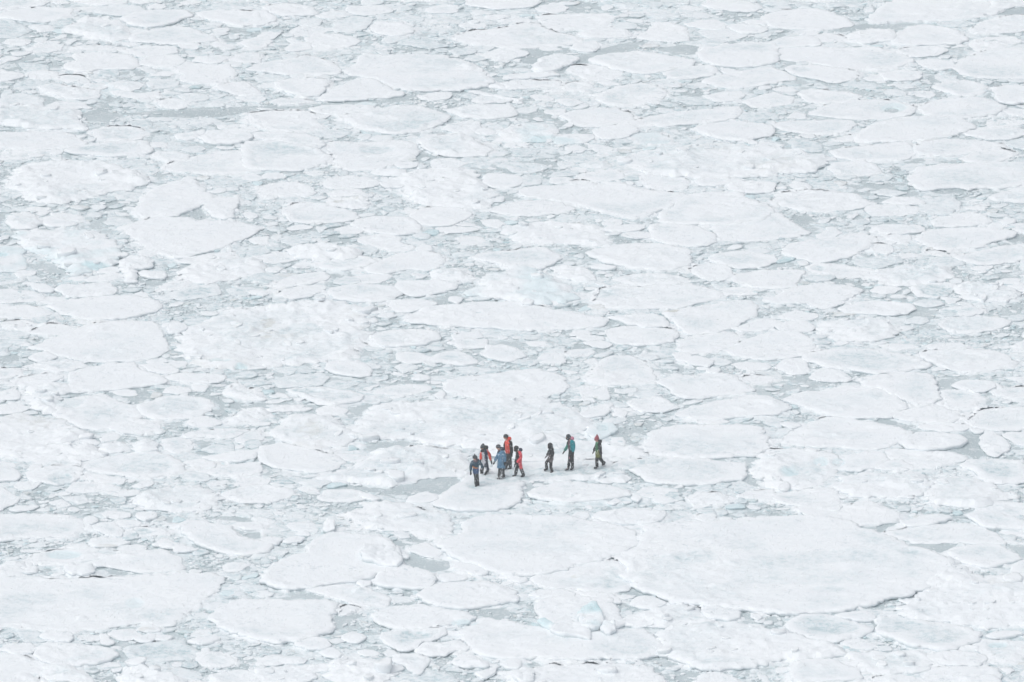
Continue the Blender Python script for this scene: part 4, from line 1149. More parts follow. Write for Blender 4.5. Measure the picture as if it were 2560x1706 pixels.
si = np.arange(SX.size).reshape(SX.shape)
qi, qj = np.nonzero(kq)
sq = np.stack([si[qi, qj], si[qi + 1, qj], si[qi + 1, qj + 1], si[qi, qj + 1]], 1)
us = np.unique(sq); rm = -np.ones(SX.size, np.int64); rm[us] = np.arange(len(us))
zf = Z.ravel()[us]
xf, yf = SX.ravel()[us], SY.ravel()[us]
slush_wet = np.clip(sstep(.11, .0, zf) * .85 + .45 * fbm(xf, yf, .6, 88, 2) + .25 * noise(xf, yf, 3.1, 89), 0, 1)
stuff.append((np.column_stack([xf, yf, zf]), rm[sq], {'side': zf * 0, 'wet': np.clip(slush_wet - .5 * bank.ravel()[us], 0, 1), 'blue': .25 * np.clip(fbm(xf, yf, .25, 89, 2) - .25, 0, 1), 'dirt': .3 * np.clip(fbm(xf, yf, .3, 90, 2) - .3, 0, 1)}))
print('slush quads', len(sq))
P0 = placed[placed[:, 2] > .5]
P1 = placed[placed[:, 2] <= .5]
print('filler plates', len(P0))
gp = np.random.default_rng(21)
for kx, (fx0, fy0, r_) in enumerate(P0):
    n_ = int(gp.integers(6, 11))
    an = np.sort(np.arange(n_) / n_ * 2 * np.pi + gp.uniform(-.3, .3, n_))
    ra = r_ * 1.12 * gp.uniform(.68, 1.25, n_)
    ro, sq_ = gp.uniform(0, 6.3), gp.uniform(.55, 1.0)
    qx, qy = np.cos(an) * ra, np.sin(an) * ra * sq_
    O = smooth_outline(np.stack([fx0 + qx * math.cos(ro) - qy * math.sin(ro), fy0 + qx * math.sin(ro) + qy * math.cos(ro)], 1), .10, .10, 900 + kx, .8)
    fl_ = 'w' if gp.random() < .5 else 'r' if gp.random() < .15 else ''
    res = floe_mesh(O, gp.uniform(.03, .095), fl_, 900 + kx)
    if res is None: continue
    V, Fq, at, area = res
    if gp.random() < .55: at['wet'] = np.clip(at['wet'] + gp.uniform(.2, .75), 0, 1)
    stuff.append((V, Fq[0], at))
add_lumps(P1[:, 0], P1[:, 1], P1[:, 2] * 1.1, 12, .26, 2, 1.3)
add_lumps(px, py, pr, 7, .6, 3, 1.0)
for V, q, at in stuff:
    sv.append(V); sf4.append(q + off); sa.append(at); off += len(V)
brash = mesh_obj('brash_ice', np.vstack(sv), [np.concatenate(sf4), np.concatenate(sf3)], ICE,
                 attrs={k: np.concatenate([a[k] for a in sa]) for k in ('side', 'wet', 'blue', 'dirt')})
tag(brash, 'small broken white ice drifting in the grey gaps between the floes', 'brash ice', kind='stuff')

# --- the water, one sheet to the horizon
R = 9000.0
sea = mesh_obj('water', [(-R, -R, 0), (R, -R, 0), (R, R, 0), (-R, R, 0)], [[(0, 1, 2, 3)]], SEA, smooth=False)
tag(sea, 'grey slushy sea water between the ice floes', 'sea', kind='structure')

# ------------------------------------------------------------------ labels for the floes
refs = [f for f in floes if f.get('obj') and f['ref']]
def shape_words(f):
    rel = f['w'] / max(f['h'], 1)
    n = len(f['u'])
    s = 'tiny' if f['area'] < 2200 else 'small' if f['area'] < 4200 else 'mid-sized' if f['area'] < 9000 else 'large'
    sh = 'long narrow' if rel > 5.2 else 'elongated' if rel > 4.0 else 'oval' if rel > 2.7 else 'rounded' if rel > 1.9 else 'stubby'
    fl = f['flags']
    q = 'blue' if 'b' in fl else 'dirty' if 'd' in fl else 'lumpy' if 'r' in fl else 'grey' if 'w' in fl else 'thick' if 't' in fl else 'white'
    return s, q, sh
def where(f, g):
    dx, dy = (f['cu'] - g['cu']), (f['cv'] - g['cv']) * 2.6
    a = math.degrees(math.atan2(-dy, dx)) % 360
    return ('right of', 'upper right of', 'above', 'upper left of', 'left of', 'lower left of', 'below', 'lower right of')[int((a + 22.5) // 45) % 8]
def short(f):
    return f['ref'].split(',')[0]
cand = {}
for f in floes:
    if not f.get('obj'): continue
    k = 'k' in f['flags']
    noun = 'ice block' if k else 'floe'
    f['noun'] = noun
    if f['ref']:
        f['label'] = f['ref']
        continue
    gs = sorted(refs, key=lambda g: math.hypot(f['cu'] - g['cu'], 2.6 * (f['cv'] - g['cv'])))
    s, q, sh = shape_words(f)
    f['try'] = [f'{s} {q} {sh} {noun} {where(f, g)} the {short(g)}' for g in gs[:6]]
    f['try'] = [t for t in f['try'] if len(t.split()) <= 16] or [f"{s} {q} {sh} {noun} near the {short(gs[0]).split(' ', 2)[2]}"]
used = {f['label'] for f in floes if f.get('label')}
allc = {}
for f in floes:
    for t in f.get('try', [])[:3]: allc.setdefault(t, []).append(f)
for f in floes:
    if 'try' not in f or not f.get('obj'): continue
    pick = next((t for t in f['try'] if len(allc.get(t, [1])) == 1 and t not in used), None) or \
           next((t for t in f['try'] if t not in used), None)
    if pick is None:
        pick = f['try'][0].replace('the ', 'and farther from the ', 1)
    used.add(pick)
    f['label'] = pick
for f in floes:
    if f.get('obj'):
        tag(f['obj'], f['label'], 'ice block' if 'k' in f['flags'] else 'ice floe',
            'ice blocks lying on floes' if 'k' in f['flags'] else 'drifting ice floes')
# ------------------------------------------------------------------ the eight walkers
GROUND = BVHTree.FromPolygons([tuple(v) for v in np.vstack(bvh_V)], [tuple(int(i) for i in q) for q in np.concatenate(bvh_F)])
def ground_z(x, y):
    h = GROUND.ray_cast(Vector((x, y, 5.0)), Vector((0, 0, -1)))
    return max(0.03, h[0].z) if h[0] is not None else 0.05

def skin(name, V, E, root, mats, matfn=None, sub=2, root_i=0, jitter=0.0):
    """grow one continuous skin round a jointed skeleton; V = (x, y, z, radius)"""
    me = bpy.data.meshes.new(name)
    me.from_pydata([v[:3] for v in V], E, [])
    o = bpy.data.objects.new(name, me)
    COL.objects.link(o)
    o.modifiers.new('skin', 'SKIN').use_smooth_shade = True
    lay = me.skin_vertices[0] if me.skin_vertices else None
    if lay is None:
        bpy.context.view_layer.objects.active = o
        dg = bpy.context.evaluated_depsgraph_get(); dg.update()
        lay = me.skin_vertices[0]
    for i, v in enumerate(V):
        r = v[3] if not hasattr(v[3], '__len__') else v[3]
        lay.data[i].radius = (r, r) if not hasattr(r, '__len__') else r
        lay.data[i].use_root = (i == root_i)
    sm = o.modifiers.new('sub', 'SUBSURF'); sm.levels = sub; sm.render_levels = sub
    dg = bpy.context.evaluated_depsgraph_get()
    ev = o.evaluated_get(dg)
    nm = bpy.data.meshes.new_from_object(ev, depsgraph=dg)
    nm.name = name
    o.modifiers.clear()
    o.data = nm
    bpy.data.meshes.remove(me)
    nm.materials.clear()
    for m in mats: nm.materials.append(m)
    nm.polygons.foreach_set('use_smooth', np.ones(len(nm.polygons), bool))
    if jitter:
        for v in nm.vertices:
            c = v.co
            v.co += v.normal * jitter * float(noise(c.x * 3 + c.z, c.y * 3 + c.z * 2.3, 4.0, 5))
    if matfn:
        for p in nm.polygons:
            p.material_index = matfn(p.center)
    if root: o.parent = root
    return o

def blob(name, c, r, root, mat, rot=0.0, seed=0, amp=.10, dome=False, n=16):
    """soft rounded form (hat, hood) with folds; dome cuts it off flat below"""
    cx, cy, cz = c
    rx, ry, rz = r
    V, Fq = [], []
    rings = 10
    lo = -.35 if dome else -1.0
    for k in range(rings + 1):
        t = math.asin(lo) + (math.pi / 2 - math.asin(lo)) * k / rings
        for i in range(n):
            a = 2 * math.pi * i / n
            q = 1 + amp * float(noise(math.cos(a) * 2 + seed, math.sin(t) * 2.4 + math.sin(a) * 2, 1.3, seed))
            x, y, z = rx * math.cos(t) * math.cos(a) * q, ry * math.cos(t) * math.sin(a) * q, rz * math.sin(t)
            X, Z = x * math.cos(rot) + z * math.sin(rot), -x * math.sin(rot) + z * math.cos(rot)
            V.append((cx + X, cy + y, cz + Z))
    for k in range(rings):
        for i in range(n):
            j = (i + 1) % n
            Fq.append((k * n + i, k * n + j, (k + 1) * n + j, (k + 1) * n + i))
    return mesh_obj(name, V, [Fq], mat, parent=root)

SKIN_M = cloth('weathered_skin', (.52, .30, .22), (.46, .25, .18), snow=.05)
EYE_M = cloth('dark_eye', (.02, .02, .02), snow=0)
MAT = {}
def fab(name, col, snow=.35):
    if name not in MAT: MAT[name] = cloth(name.replace(' ', '_') + '_fabric', col, snow=snow)
    return MAT[name]
BLACK = ('black', (.018, .019, .021)); CHAR = ('charcoal', (.045, .047, .050)); NAVY = ('navy', (.022, .034, .065))
CORAL = ('coral', (.80, .085, .055)); RED = ('pinkish red', (.78, .075, .10)); BLUE = ('steel blue', (.105, .235, .37))
TEAL = ('teal', (.02, .27, .31)); PINK = ('pink', (.62, .23, .33)); WHITE = ('pale grey', (.60, .60, .64)); LTEAL = ('sea green', (.05, .28, .22))
DTEAL = ('dark teal', (.025, .075, .115)); ORANGE = ('orange', (.60, .20, .03)); ROYAL = ('royal blue', (.028, .085, .21)); GREYT = ('taupe', (.15, .125, .125))
GREEN = ('green', (.05, .20, .09)); YEL = ('mustard', (.19, .205, .06)); ROSE = ('rose red', (.34, .085, .105)); DGREY = ('dark grey', (.055, .065, .070)); OLIVE = ('olive black', (.06, .065, .03)); PLUM = ('dull plum', (.13, .075, .09))

def walker(label, ox, oy, s, base, J, C):
    """ox, oy: origin of the survey close-up, s: its magnification; base: (x, y) of the ground point; J: joints (x, y, depth)"""
    u0, v0 = ox + base[0] / s, oy + base[1] / s
    X0, Y0 = survey(u0, v0, .16)
    for _ in range(3):
        gz = ground_z(float(X0), float(Y0))
        X0, Y0 = survey(u0, v0, gz)
    X0, Y0 = float(X0), float(Y0)
    D = math.hypot(Y0, CAM_H - gz)
    th = math.atan2(CAM_H - gz, Y0)
    ppm = F / D
    def P(j, r=None):
        x = (j[0] - base[0]) / s / ppm
        up = (base[1] - j[1]) / s / ppm
        d = j[2] if len(j) > 2 else 0.0
        z = (up - d * math.sin(th)) / math.cos(th)
        return (x, d, z) if r is None else (x, d, z, r)
    def floor_pt(j, lift=0.0):
        """a foot: depth is found so that the sole meets the ground"""
        x = (j[0] - base[0]) / s / ppm
        up = (base[1] - j[1]) / s / ppm
        d = (up - lift * math.cos(th)) / math.sin(th)
        for _ in range(3):
            z = ground_z(X0 + x, Y0 + d) - gz + lift
            d = (up - z * math.cos(th)) / math.sin(th)
        return (x, d, z)
    hd, nk, ch, pv = J['head'], J['neck'], J['chest'], J['pelvis']
    sl, sr, el, er, hl, hr = J['sL'], J['sR'], J['eL'], J['eR'], J['hL'], J['hR']
    face = J.get('face', -1.0)          # which way the face looks along x
    fd = J.get('fdepth', -.25)          # and towards the viewer
    fl = math.hypot(face, fd); fx, fy = face / fl, fd / fl
    H = P(hd)
    feet = {}
    for k in 'LR':
        hip = P(J['p' + k]); kn = P(J['k' + k])
        lift = J.get('lift' + k, 0.0)
        toe = floor_pt(J['t' + k], lift)
        an = P(J['a' + k][:2] + (0,))
        up = an[2]
        # keep the ankle over the heel of its own foot
        ad = toe[1] + J.get('heel' + k, 0.02)
        an = P(J['a' + k][:2] + (ad,))
        feet[k] = (hip, (kn[0], kn[1], kn[2]) if len(J['k' + k]) > 2 else P(J['k' + k] + ((hip[1] + ad) / 2,)), an, toe)
    # --- body: one continuous skin, head to foot
    V = [P(pv, .08), P(((pv[0] + ch[0]) / 2, (pv[1] + ch[1]) / 2, 0), .08), P(ch, .085), P(nk, .055),
         (H[0] - fx * .005, H[1], H[2] - .06, .070), (H[0], H[1], H[2] + .02, .092), (H[0], H[1], H[2] + .085, .060),
         (H[0] + fx * .085, H[1] + fy * .085, H[2] - .015, .022), (H[0] + fx * .112, H[1] + fy * .112, H[2] - .035, .012)]
    E = [(0, 1), (1, 2), (2, 3), (3, 4), (4, 5), (5, 6), (5, 7), (7, 8)]
    for sh, elb, hnd in ((sl, el, hl), (sr, er, hr)):
        b = len(V)
        V += [P(sh, .045), P(elb, .036), P(hnd, .024)]
        E += [(2, b), (b, b + 1), (b + 1, b + 2)]
    for k in 'LR':
        hip, kn, an, toe = feet[k]
        b = len(V)
        V += [(*hip, .06), (*kn, .042), (*an, .034), (an[0] * .5 + toe[0] * .5, an[1] * .5 + toe[1] * .5, toe[2] + .045, .022)]
        E += [(0, b), (b, b + 1), (b + 1, b + 2), (b + 2, b + 3)]
    cen = Vector((X0, Y0, gz))
    body = skin('person', V, E, None, [SKIN_M], sub=1)
    body.location = cen
    tag(body, label, 'person', 'walkers crossing the ice in line')
    # eyes
    for q in (-1, 1):
        blob('eye', (H[0] + fx * .084 - fy * .032 * q, H[1] + fy * .084 + fx * .032 * q, H[2] + .012), (.013, .013, .013), body, EYE_M, n=8)
    # --- jacket / suit top
    g = lambda k: fab(*C[k])
    mats = [g('front'), g('back'), g('armL'), g('armR'), g('band'), g('hip')]
    ax0, ax1 = P(ch), P(pv)
    S = [P(a) for a in (sl, el, hl)]; T = [P(a) for a in (sr, er, hr)]
    def segd(p, a, b):
        ax = [b[i] - a[i] for i in range(3)]
        t = sum((p[i] - a[i]) * ax[i] for i in range(3)) / (sum(c * c for c in ax) + 1e-9)
        t = min(1, max(0, t))
        return math.dist(p, [a[i] + ax[i] * t for i in range(3)])
    bw = J.get('torso', .135) * 1.12
    def jm(p):
        dL = min(segd(p, S[0], S[1]), segd(p, S[1], S[2]) - .01) - .068
        dR = min(segd(p, T[0], T[1]), segd(p, T[1], T[2]) - .01) - .068
        dT = segd(p, ax0, ax1) - bw
        m = min(dL, dR, dT)
        if m == dL: return 2
        if m == dR: return 3
        t = (ax0[2] - p[2]) / (ax0[2] - ax1[2] + 1e-6)
        xa = ax0[0] + (ax1[0] - ax0[0]) * t
        if J.get('band') and J['band'][0] < t + (p[0] - xa) * J.get('slant', 0) < J['band'][1]: return 4
        if t > J.get('hipline', 9): return 5
        return 0 if (p[0] - xa) * face > J.get('split', .0) else 1
    w = J.get('width', .10)
    hem = (pv[0] + (pv[0] - ch[0]) * .07, pv[1] + (pv[1] - ch[1]) * .07, 0)
    low = pv if J.get('skirt') else (pv[0] * .9 + ch[0] * .1, pv[1] * .9 + ch[1] * .1, 0)
    Vj = [P(low, bw * 1.12), P(((pv[0] * .5 + ch[0] * .5), (pv[1] * .5 + ch[1] * .5), 0), bw * .98), P(ch, bw * 1.08), P(nk, .075)]
    Ej = [(0, 1), (1, 2), (2, 3)]
    for sh, elb, hnd in ((sl, el, hl), (sr, er, hr)):
        b = len(Vj)
        mid = tuple((a + c) / 2 for a, c in zip((*elb, 0)[:3] if len(elb) < 3 else elb, (*hnd, 0)[:3] if len(hnd) < 3 else hnd))
        wr = tuple(a + (c - a) * .86 for a, c in zip((*elb, 0)[:3] if len(elb) < 3 else elb, (*hnd, 0)[:3] if len(hnd) < 3 else hnd))
        Vj += [P(sh, .098), P(tuple((a + c) / 2 for a, c in zip((*sh, 0)[:3] if len(sh) < 3 else sh, (*elb, 0)[:3] if len(elb) < 3 else elb)), .086), P(elb, .076), P(mid, .072), P(wr, .058)]
        Ej += [(2, b), (b, b + 1), (b + 1, b + 2), (b + 2, b + 3), (b + 3, b + 4)]
    if J.get('skirt'):
        b = len(Vj); q = J['skirt']
        Vj.append(P(q, bw * 1.10)); Ej.append((0, b))
    skin('jacket', Vj, Ej, body, mats, jm, sub=2, jitter=.012)
    # --- trousers
    tm = [g('thigh'), g('shin'), g('stripe')]
    for_k = []
    up_ = ((pv[0] * .72 + ch[0] * .28), (pv[1] * .72 + ch[1] * .28), 0)
    crotch = tuple((a + c) / 2 for a, c in zip(feet['L'][0], feet['R'][0]))
    Vt = [P((pv[0], pv[1], 0), .145), P(up_, .125), (crotch[0], crotch[1], crotch[2], .13)]
    Et = [(1, 0), (0, 2)]
    for k in 'LR':
        hip, kn, an, toe = feet[k]
        b = len(Vt)
        mid = tuple((a + c) / 2 for a, c in zip(hip, kn)); sh_ = tuple((a + c) / 2 for a, c in zip(kn, an))
        hp = tuple(h * .75 + m_ * .25 for h, m_ in zip(hip, mid))
        Vt += [(*hp, .104), (*mid, .094), (*kn, .079), (*sh_, .075), (an[0], an[1], an[2], .067)]
        Et += [(2, b), (b, b + 1), (b + 1, b + 2), (b + 2, b + 3), (b + 3, b + 4)]
        for_k.append((hip, kn, an))
    def tmf(p):
        (h0, k0, a0), (h1, k1, a1) = for_k
        d0 = min(segd(p, h0, k0), segd(p, k0, a0)); d1 = min(segd(p, h1, k1), segd(p, k1, a1))
        h_, k_, leg = (h0, k0, 0) if d0 < d1 else (h1, k1, 1)
        cut = k_[2] + J.get('cut', .05)
        if p[2] < cut: return 1
        t = (h_[2] - p[2]) / (h_[2] - k_[2] + 1e-6)
        xa = h_[0] + (k_[0] - h_[0]) * t
        if J.get('stripeleg') in (leg, 2) and (p[0] - xa) * face < J.get('stripeat', .0) : return 2
        return 0
    skin('trousers', Vt, Et, body, tm, tmf, sub=2, jitter=.012)
    # --- boots
    for k in 'LR':
        hip, kn, an, toe = feet[k]
        dx, dy = toe[0] - an[0], toe[1] - an[1]
        L = math.hypot(dx, dy) or 1e-3
        ux, uy = dx / L, dy / L
        if L < .12: L = .14
        if L > .24: L = .24
        hx, hy = toe[0] - ux * L, toe[1] - uy * L
        zz = toe[2]
        hz = zz + J.get('heelup' + k, 0.0)
        Vb = [(an[0], an[1], an[2] + .06, .070), (an[0] * .5 + hx * .5, an[1] * .5 + hy * .5, (an[2] + hz) / 2 + .06, .062),
              (hx, hy, hz + .055, .055), (hx + ux * L * .5, hy + uy * L * .5, (zz + hz) / 2 + .05, .052), (toe[0], toe[1], zz + .042, .042)]
        skin('boot', Vb, [(0, 1), (1, 2), (2, 3), (3, 4)], body, [fab(*C['boot'])], sub=2)
    # --- gloves: palm, four fingers of different length, thumb at the side
    for sh, elb, hnd in ((sl, el, hl), (sr, er, hr)):
        a, b = Vector(P(elb)), Vector(P(hnd))
        d = (b - a).normalized()
        side = d.cross(Vector((fx, fy, 0)))
        side = side.normalized() if side.length > .05 else Vector((0, 1, 0))
        cu = Vector((fx, fy, 0)) * .5 + d * .6
        cu.normalize()
        w0 = b - d * .05
        Vg = [(*(w0 - d * .03), .040), (*(b), .036), (*(b + d * .05), .034)]
        Eg = [(0, 1), (1, 2)]
        for fi, (o_, ln) in enumerate(((-.033, .066), (-.011, .078), (.011, .073), (.033, .056))):
            p0 = b + d * .055 + side * o_
            p1 = p0 + d * ln * .55
            p2 = p1 + cu * ln * .45
            n0 = len(Vg)
            Vg += [(*p0, .0125), (*p1, .0115), (*p2, .009)]
            Eg += [(2, n0), (n0, n0 + 1), (n0 + 1, n0 + 2)]
        p0 = b + side * -.036 + d * .005; p1 = p0 - side * .022 + d * .03; p2 = p1 + d * .03
        n0 = len(Vg)
        Vg += [(*p0, .014), (*p1, .012), (*p2, .010)]
        Eg += [(1, n0), (n0, n0 + 1), (n0 + 1, n0 + 2)]
        skin('glove', Vg, Eg, body, [fab(*C['glove'])], sub=1)
    # --- head wear
    hat = C['hat']
    back = (H[0] - fx * .012, H[1] - fy * .012)
    if J.get('cone'):
        cz = J['cone']
        cap = blob('knit_hat', (back[0], back[1], H[2] + .045), (.112, .108, .10 + cz * .55), body, fab(*hat), seed=3, amp=.08, dome=True)
        for v in cap.data.vertices:
            t = max(0, (v.co.z - H[2] - .07) / (.10 + cz * .5))
            v.co.x = back[0] + (v.co.x - back[0]) * (1 - .35 * t) + .03 * t
            v.co.y = back[1] + (v.co.y - back[1]) * (1 - .35 * t)
    else:
        cap = blob('knit_hat', (back[0], back[1], H[2] + .035), (.116, .110, .105), body, fab(*hat), seed=2, amp=.06, dome=True)
    cuff = blob('cuff', (back[0], back[1], H[2] + .030), (.121, .115, .032), cap, fab(*C.get('cuff', hat)), seed=8, amp=.05)
    if J.get('pompom'):
        p = P(J['pompom'])
        blob('pompom', p, (.042, .042, .045), cap, fab(*C.get('pom', hat)), seed=6, amp=.3)
    if J.get('mask'):
        blob('face_mask', (H[0] + fx * .014, H[1] + fy * .014, H[2] - .065), (.098, .094, .085), body, fab(*C['mask']), seed=9, amp=.05)
    if J.get('hood'):
        p = P(J['hood'])
        r = J.get('hoodr', (.13, .13, .10))
        hb = blob('hood', p, r, body, fab(*C['hood']), rot=J.get('hoodrot', .4), seed=4, amp=.22)
        if C.get('lining'):
            blob('hood_lining', (p[0] + face * r[0] * .55, p[1] - .03, p[2] + r[2] * .1), (r[0] * .62, r[1] * .8, r[2] * .75), hb, fab(*C['lining']), rot=.4, seed=5, amp=.15)
    if J.get('scarf'):
        p = P(J['scarf'])
        blob('collar', p, (.125, .125, .085), body, fab(*C['scarf']), rot=-.5, seed=7, amp=.2)
    return body

A = (1150, 1060, 8.71)
B = (1330, 1060, 11.2)
walker('lead walker in a dark teal jacket with an orange waistband and a bobble hat', *A, (350, 1385),
    dict(head=(325, 748), neck=(335, 800), chest=(345, 850), pelvis=(342, 1000), sL=(268, 845, -.02), sR=(420, 838, .03), eL=(236, 945, -.04), hL=(234, 1060, -.06),
         eR=(478, 905, .06), hR=(492, 985, -.02), pL=(315, 1030, -.03), pR=(368, 1030, .05), kL=(340, 1170), kR=(372, 1165), aL=(348, 1335), aR=(396, 1325),
         tL=(338, 1392), tR=(390, 1372), heelL=.12, heelR=.12, face=-.55, fdepth=-.75, torso=.142, band=(.50, .80), slant=-1.2, hipline=.80, pompom=(326, 672), hood=(385, 790, .08),
         hoodr=(.10, .10, .07), scarf=(340, 806), cut=.22),
    dict(front=DTEAL, back=DTEAL, armL=DTEAL, armR=DTEAL, band=ORANGE, hip=ROYAL, thigh=ROYAL, shin=CHAR, stripe=WHITE, boot=BLACK, glove=BLACK, hat=DGREY, hood=DTEAL, scarf=PLUM))
walker('person stepping behind the lead walker, coral sleeves, white front and pointed grey hat', *A, (530, 1140),
    dict(head=(488, 520), neck=(515, 560), chest=(530, 625), pelvis=(550, 855), sL=(478, 605, -.02), sR=(592, 590, .02), eL=(460, 700, -.02), hL=(450, 800, -.05),
         eR=(645, 690, .02), hR=(680, 825, .0), pL=(525, 885, -.05), pR=(572, 885, .06), kL=(462, 1000, -.08), kR=(600, 1020, .08), aL=(478, 1070), aR=(548, 1125),
         tL=(440, 1095), tR=(478, 1160), liftL=.10, liftR=0.0, heelL=.05, heelR=.05, face=-.8, fdepth=-.55, torso=.135, split=-.005, cone=.11, hood=(575, 515, .05), hoodr=(.10, .11, .10),
         scarf=(502, 580), stripeleg=2, cut=.03),
    dict(front=WHITE, back=NAVY, armL=CORAL, armR=CORAL, band=NAVY, hip=WHITE, thigh=WHITE, shin=BLACK, stripe=NAVY, boot=BLACK, glove=BLACK, hat=DGREY, hood=BLACK, lining=OLIVE, scarf=BLACK))
walker('tall person in coral and black suit with coral hood, behind the blue coat', *A, (1050, 990),
    dict(head=(993, 288), neck=(1030, 345), chest=(1050, 420), pelvis=(1062, 690), sL=(1100, 405, -.12), sR=(998, 400, .12), eL=(1122, 560, -.15), hL=(1130, 668, -.14),
         eR=(972, 500, .16), hR=(1000, 600, .10), pL=(1080, 770, -.06), pR=(1030, 770, .06), kL=(1092, 890), kR=(1020, 885), aL=(1100, 965), aR=(990, 965),
         tL=(1030, 1000), tR=(950, 1000), heelL=.03, heelR=.03, face=-1, fdepth=-.4, torso=.148, split=-.055, hood=(1078, 322), hoodr=(.105, .12, .085), hipline=.93, cut=.03),
    dict(front=CORAL, back=BLACK, armL=BLACK, armR=BLACK, band=CORAL, hip=CORAL, thigh=CHAR, shin=CHAR, stripe=CORAL, boot=BLACK, glove=BLACK, hat=DGREY, hood=CORAL))
walker('person in a long steel blue coat with navy collar, reaching one arm forward', *A, (880, 1195),
    dict(head=(830, 512), neck=(860, 570), chest=(890, 650), pelvis=(900, 855), sL=(945, 625, -.10), sR=(845, 640, .10), eL=(985, 750, -.12), hL=(972, 850, -.14),
         eR=(802, 725, .12), hR=(747, 835, .10), pL=(915, 900, -.06), pR=(880, 905, .05), kL=(935, 1040), kR=(862, 1055), aL=(955, 1145), aR=(848, 1170),
         tL=(892, 1182), tR=(800, 1226), heelL=.05, heelR=.05, face=-1, fdepth=-.55, torso=.155, scarf=(870, 598), hood=(925, 545, .02), hoodr=(.115, .12, .08), skirt=(896, 925), cut=-.02),
    dict(front=BLUE, back=BLUE, armL=BLUE, armR=BLUE, band=BLUE, hip=BLUE, thigh=CHAR, shin=CHAR, stripe=DGREY, boot=BLACK, glove=BLACK, hat=DGREY, hood=NAVY, scarf=NAVY))
walker('person in a black and pinkish red suit with dark mask and navy hood', *A, (1270, 1160),
    dict(head=(1220, 540), neck=(1260, 590), chest=(1285, 650), pelvis=(1290, 850), sL=(1312, 635, -.10), sR=(1255, 640, .10), eL=(1325, 755, -.12), hL=(1222, 860, -.14),
         eR=(1240, 740, .12), hR=(1200, 890, .10), pL=(1305, 890, -.05), pR=(1270, 890, .06), kL=(1338, 1005), kR=(1225, 1010), aL=(1390, 1120), aR=(1206, 1130),
         tL=(1318, 1162), tR=(1135, 1160), heelL=.03, heelR=.03, face=-1, fdepth=-.35, torso=.125, split=-.02, mask=1, hood=(1322, 565), hoodr=(.095, .11, .08), stripeleg=0, stripeat=.05, cut=.08, hipline=.86),
    dict(front=BLACK, back=RED, armL=RED, armR=BLACK, band=RED, hip=RED, thigh=BLACK, shin=CHAR, stripe=RED, boot=BLACK, glove=BLACK, hat=BLACK, hood=NAVY, mask=BLACK))
walker('slim person all in black and charcoal, third from the end of the line', *B, (450, 1350),
    dict(head=(500, 612), neck=(525, 670), chest=(540, 740), pelvis=(530, 925), sL=(556, 715, -.11), sR=(515, 720, .11), eL=(590, 830, -.14), hL=(535, 920, -.16),
         eR=(462, 820, .12), hR=(405, 905, .10), pL=(540, 960, -.05), pR=(510, 960, .06), kL=(520, 1125), kR=(395, 1080), aL=(552, 1320), aR=(412, 1275),
         tL=(515, 1385), tR=(325, 1318), heelL=.06, heelR=.03, face=-1, fdepth=-.2, torso=.125, hood=(535, 635), hoodr=(.09, .11, .09), mask=1, cut=.1),
    dict(front=CHAR, back=BLACK, armL=BLACK, armR=BLACK, band=CHAR, hip=GREYT, thigh=GREYT, shin=BLACK, stripe=BLACK, boot=BLACK, glove=BLACK, hat=BLACK, hood=BLACK, mask=BLACK))
walker('tall person in a teal jacket with a pink hood, standing with one arm out', *B, (1060, 1300),
    dict(head=(1012, 372), neck=(1060, 440), chest=(1100, 530), pelvis=(1100, 800), sL=(1150, 520, -.11), sR=(1050, 525, .11), eL=(1175, 680, -.14), hL=(1125, 815, -.16),
         eR=(975, 650, .13), hR=(895, 785, .10), pL=(1120, 880, -.06), pR=(1070, 890, .06), kL=(1125, 1065), kR=(1040, 1060), aL=(1132, 1245), aR=(1020, 1235),
         tL=(1058, 1300), tR=(910, 1308), heelL=.03, heelR=.03, face=-1, fdepth=-.3, torso=.140, split=.045, mask=1, hood=(1125, 405), hoodr=(.10, .12, .075), stripeleg=1, stripeat=.04, cut=.17),
    dict(front=PLUM, back=TEAL, armL=TEAL, armR=LTEAL, band=TEAL, hip=BLACK, thigh=BLACK, shin=BLACK, stripe=PINK, boot=BLACK, glove=BLACK, hat=DGREY, hood=PINK, mask=BLACK))
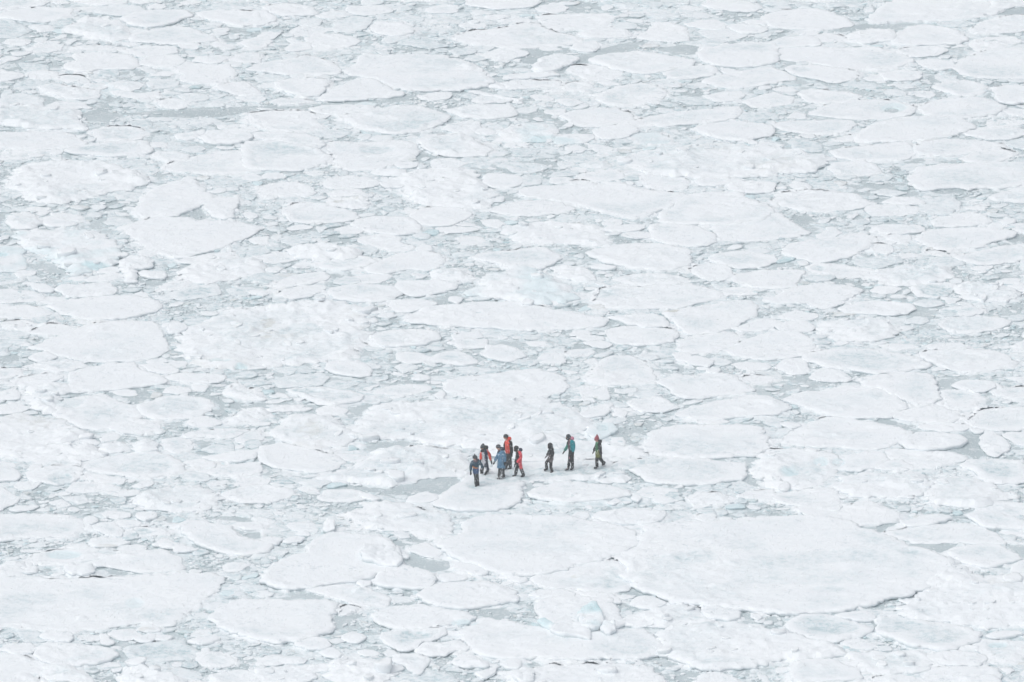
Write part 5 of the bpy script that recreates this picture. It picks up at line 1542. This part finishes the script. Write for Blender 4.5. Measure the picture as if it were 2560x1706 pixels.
walker('last walker, red bobble hat, green and yellow suit front with black back', *B, (1850, 1255),
    dict(head=(1802, 440), neck=(1835, 490), chest=(1855, 570), pelvis=(1845, 880), sL=(1895, 570, -.11), sR=(1820, 575, .11), eL=(1912, 730, -.14), hL=(1938, 880, -.14),
         eR=(1768, 680, .12), hR=(1725, 775, .10), pL=(1875, 930, -.05), pR=(1825, 940, .06), kL=(1960, 1045), kR=(1812, 1090), aL=(2030, 1130), aR=(1830, 1215),
         tL=(1965, 1195), tR=(1722, 1262), liftL=.02, heelL=.10, heelR=.03, heelupL=.16, face=-1, fdepth=-.4, torso=.118, split=-.005, band=(.50, 1.2), cone=.12, pompom=(1822, 318), hood=(1905, 492), hoodr=(.10, .11, .085), hipline=1.3, cut=.24),
    dict(front=GREEN, back=BLACK, armL=BLACK, armR=BLACK, band=YEL, hip=YEL, thigh=YEL, shin=BLACK, stripe=BLACK, boot=BLACK, glove=CHAR, hat=ROSE, hood=CHAR, pom=ROSE, cuff=ROSE))
# ------------------------------------------------------------------ falling snow in the air over the ice
NS = 150000
g = np.random.default_rng(99)
SXX = np.column_stack([g.uniform(-34, 34, NS), g.uniform(330, 440, NS), g.uniform(.2, 7.0, NS)])
tet = np.array([(1, 1, 1), (1, -1, -1), (-1, 1, -1), (-1, -1, 1)], float) / 1.73
sz = g.uniform(.007, .014, NS)
fall = np.array([.35, 0, 1.0])
VS = SXX[:, None] + tet[None] * sz[:, None, None] * (1 + np.array([.5, 0, 1.2]))[None, None]
FS = (np.array([(0, 1, 2), (0, 3, 1), (0, 2, 3), (1, 3, 2)])[None] + (np.arange(NS) * 4)[:, None, None]).reshape(-1, 3)
kf = NT('snowflake')
kf.b.inputs['Base Color'].default_value = (.90, .92, .94, 1)
kf.b.inputs['Roughness'].default_value = .9
flakes = mesh_obj('falling_snow', VS.reshape(-1, 3), [FS], kf.m, smooth=False)
tag(flakes, 'fine snow drifting down through the air over the ice', 'snowfall', kind='stuff')

# ------------------------------------------------------------------ the snow laden air
hz = bpy.data.materials.new('snowy_air')
hz.use_nodes = True
ht = hz.node_tree
ht.nodes.remove(ht.nodes['Principled BSDF'])
pvn = ht.nodes.new('ShaderNodeVolumePrincipled')
pvn.inputs['Color'].default_value = (.86, .93, .97, 1)
pvn.inputs['Density'].default_value = HAZE
ht.links.new(pvn.outputs[0], ht.nodes['Material Output'].inputs['Volume'])
x0, x1, y0, y1, z0, z1 = -420, 420, -40, 1400, -1.0, CAM_H + 4
hv = [(x, y, z) for x in (x0, x1) for y in (y0, y1) for z in (z0, z1)]
hf = [(0, 1, 3, 2), (4, 6, 7, 5), (0, 4, 5, 1), (2, 3, 7, 6), (0, 2, 6, 4), (1, 5, 7, 3)]
air = mesh_obj('haze', hv, [hf], hz, smooth=False)
tag(air, 'pale snowy haze hanging over the ice field', 'haze', kind='stuff')
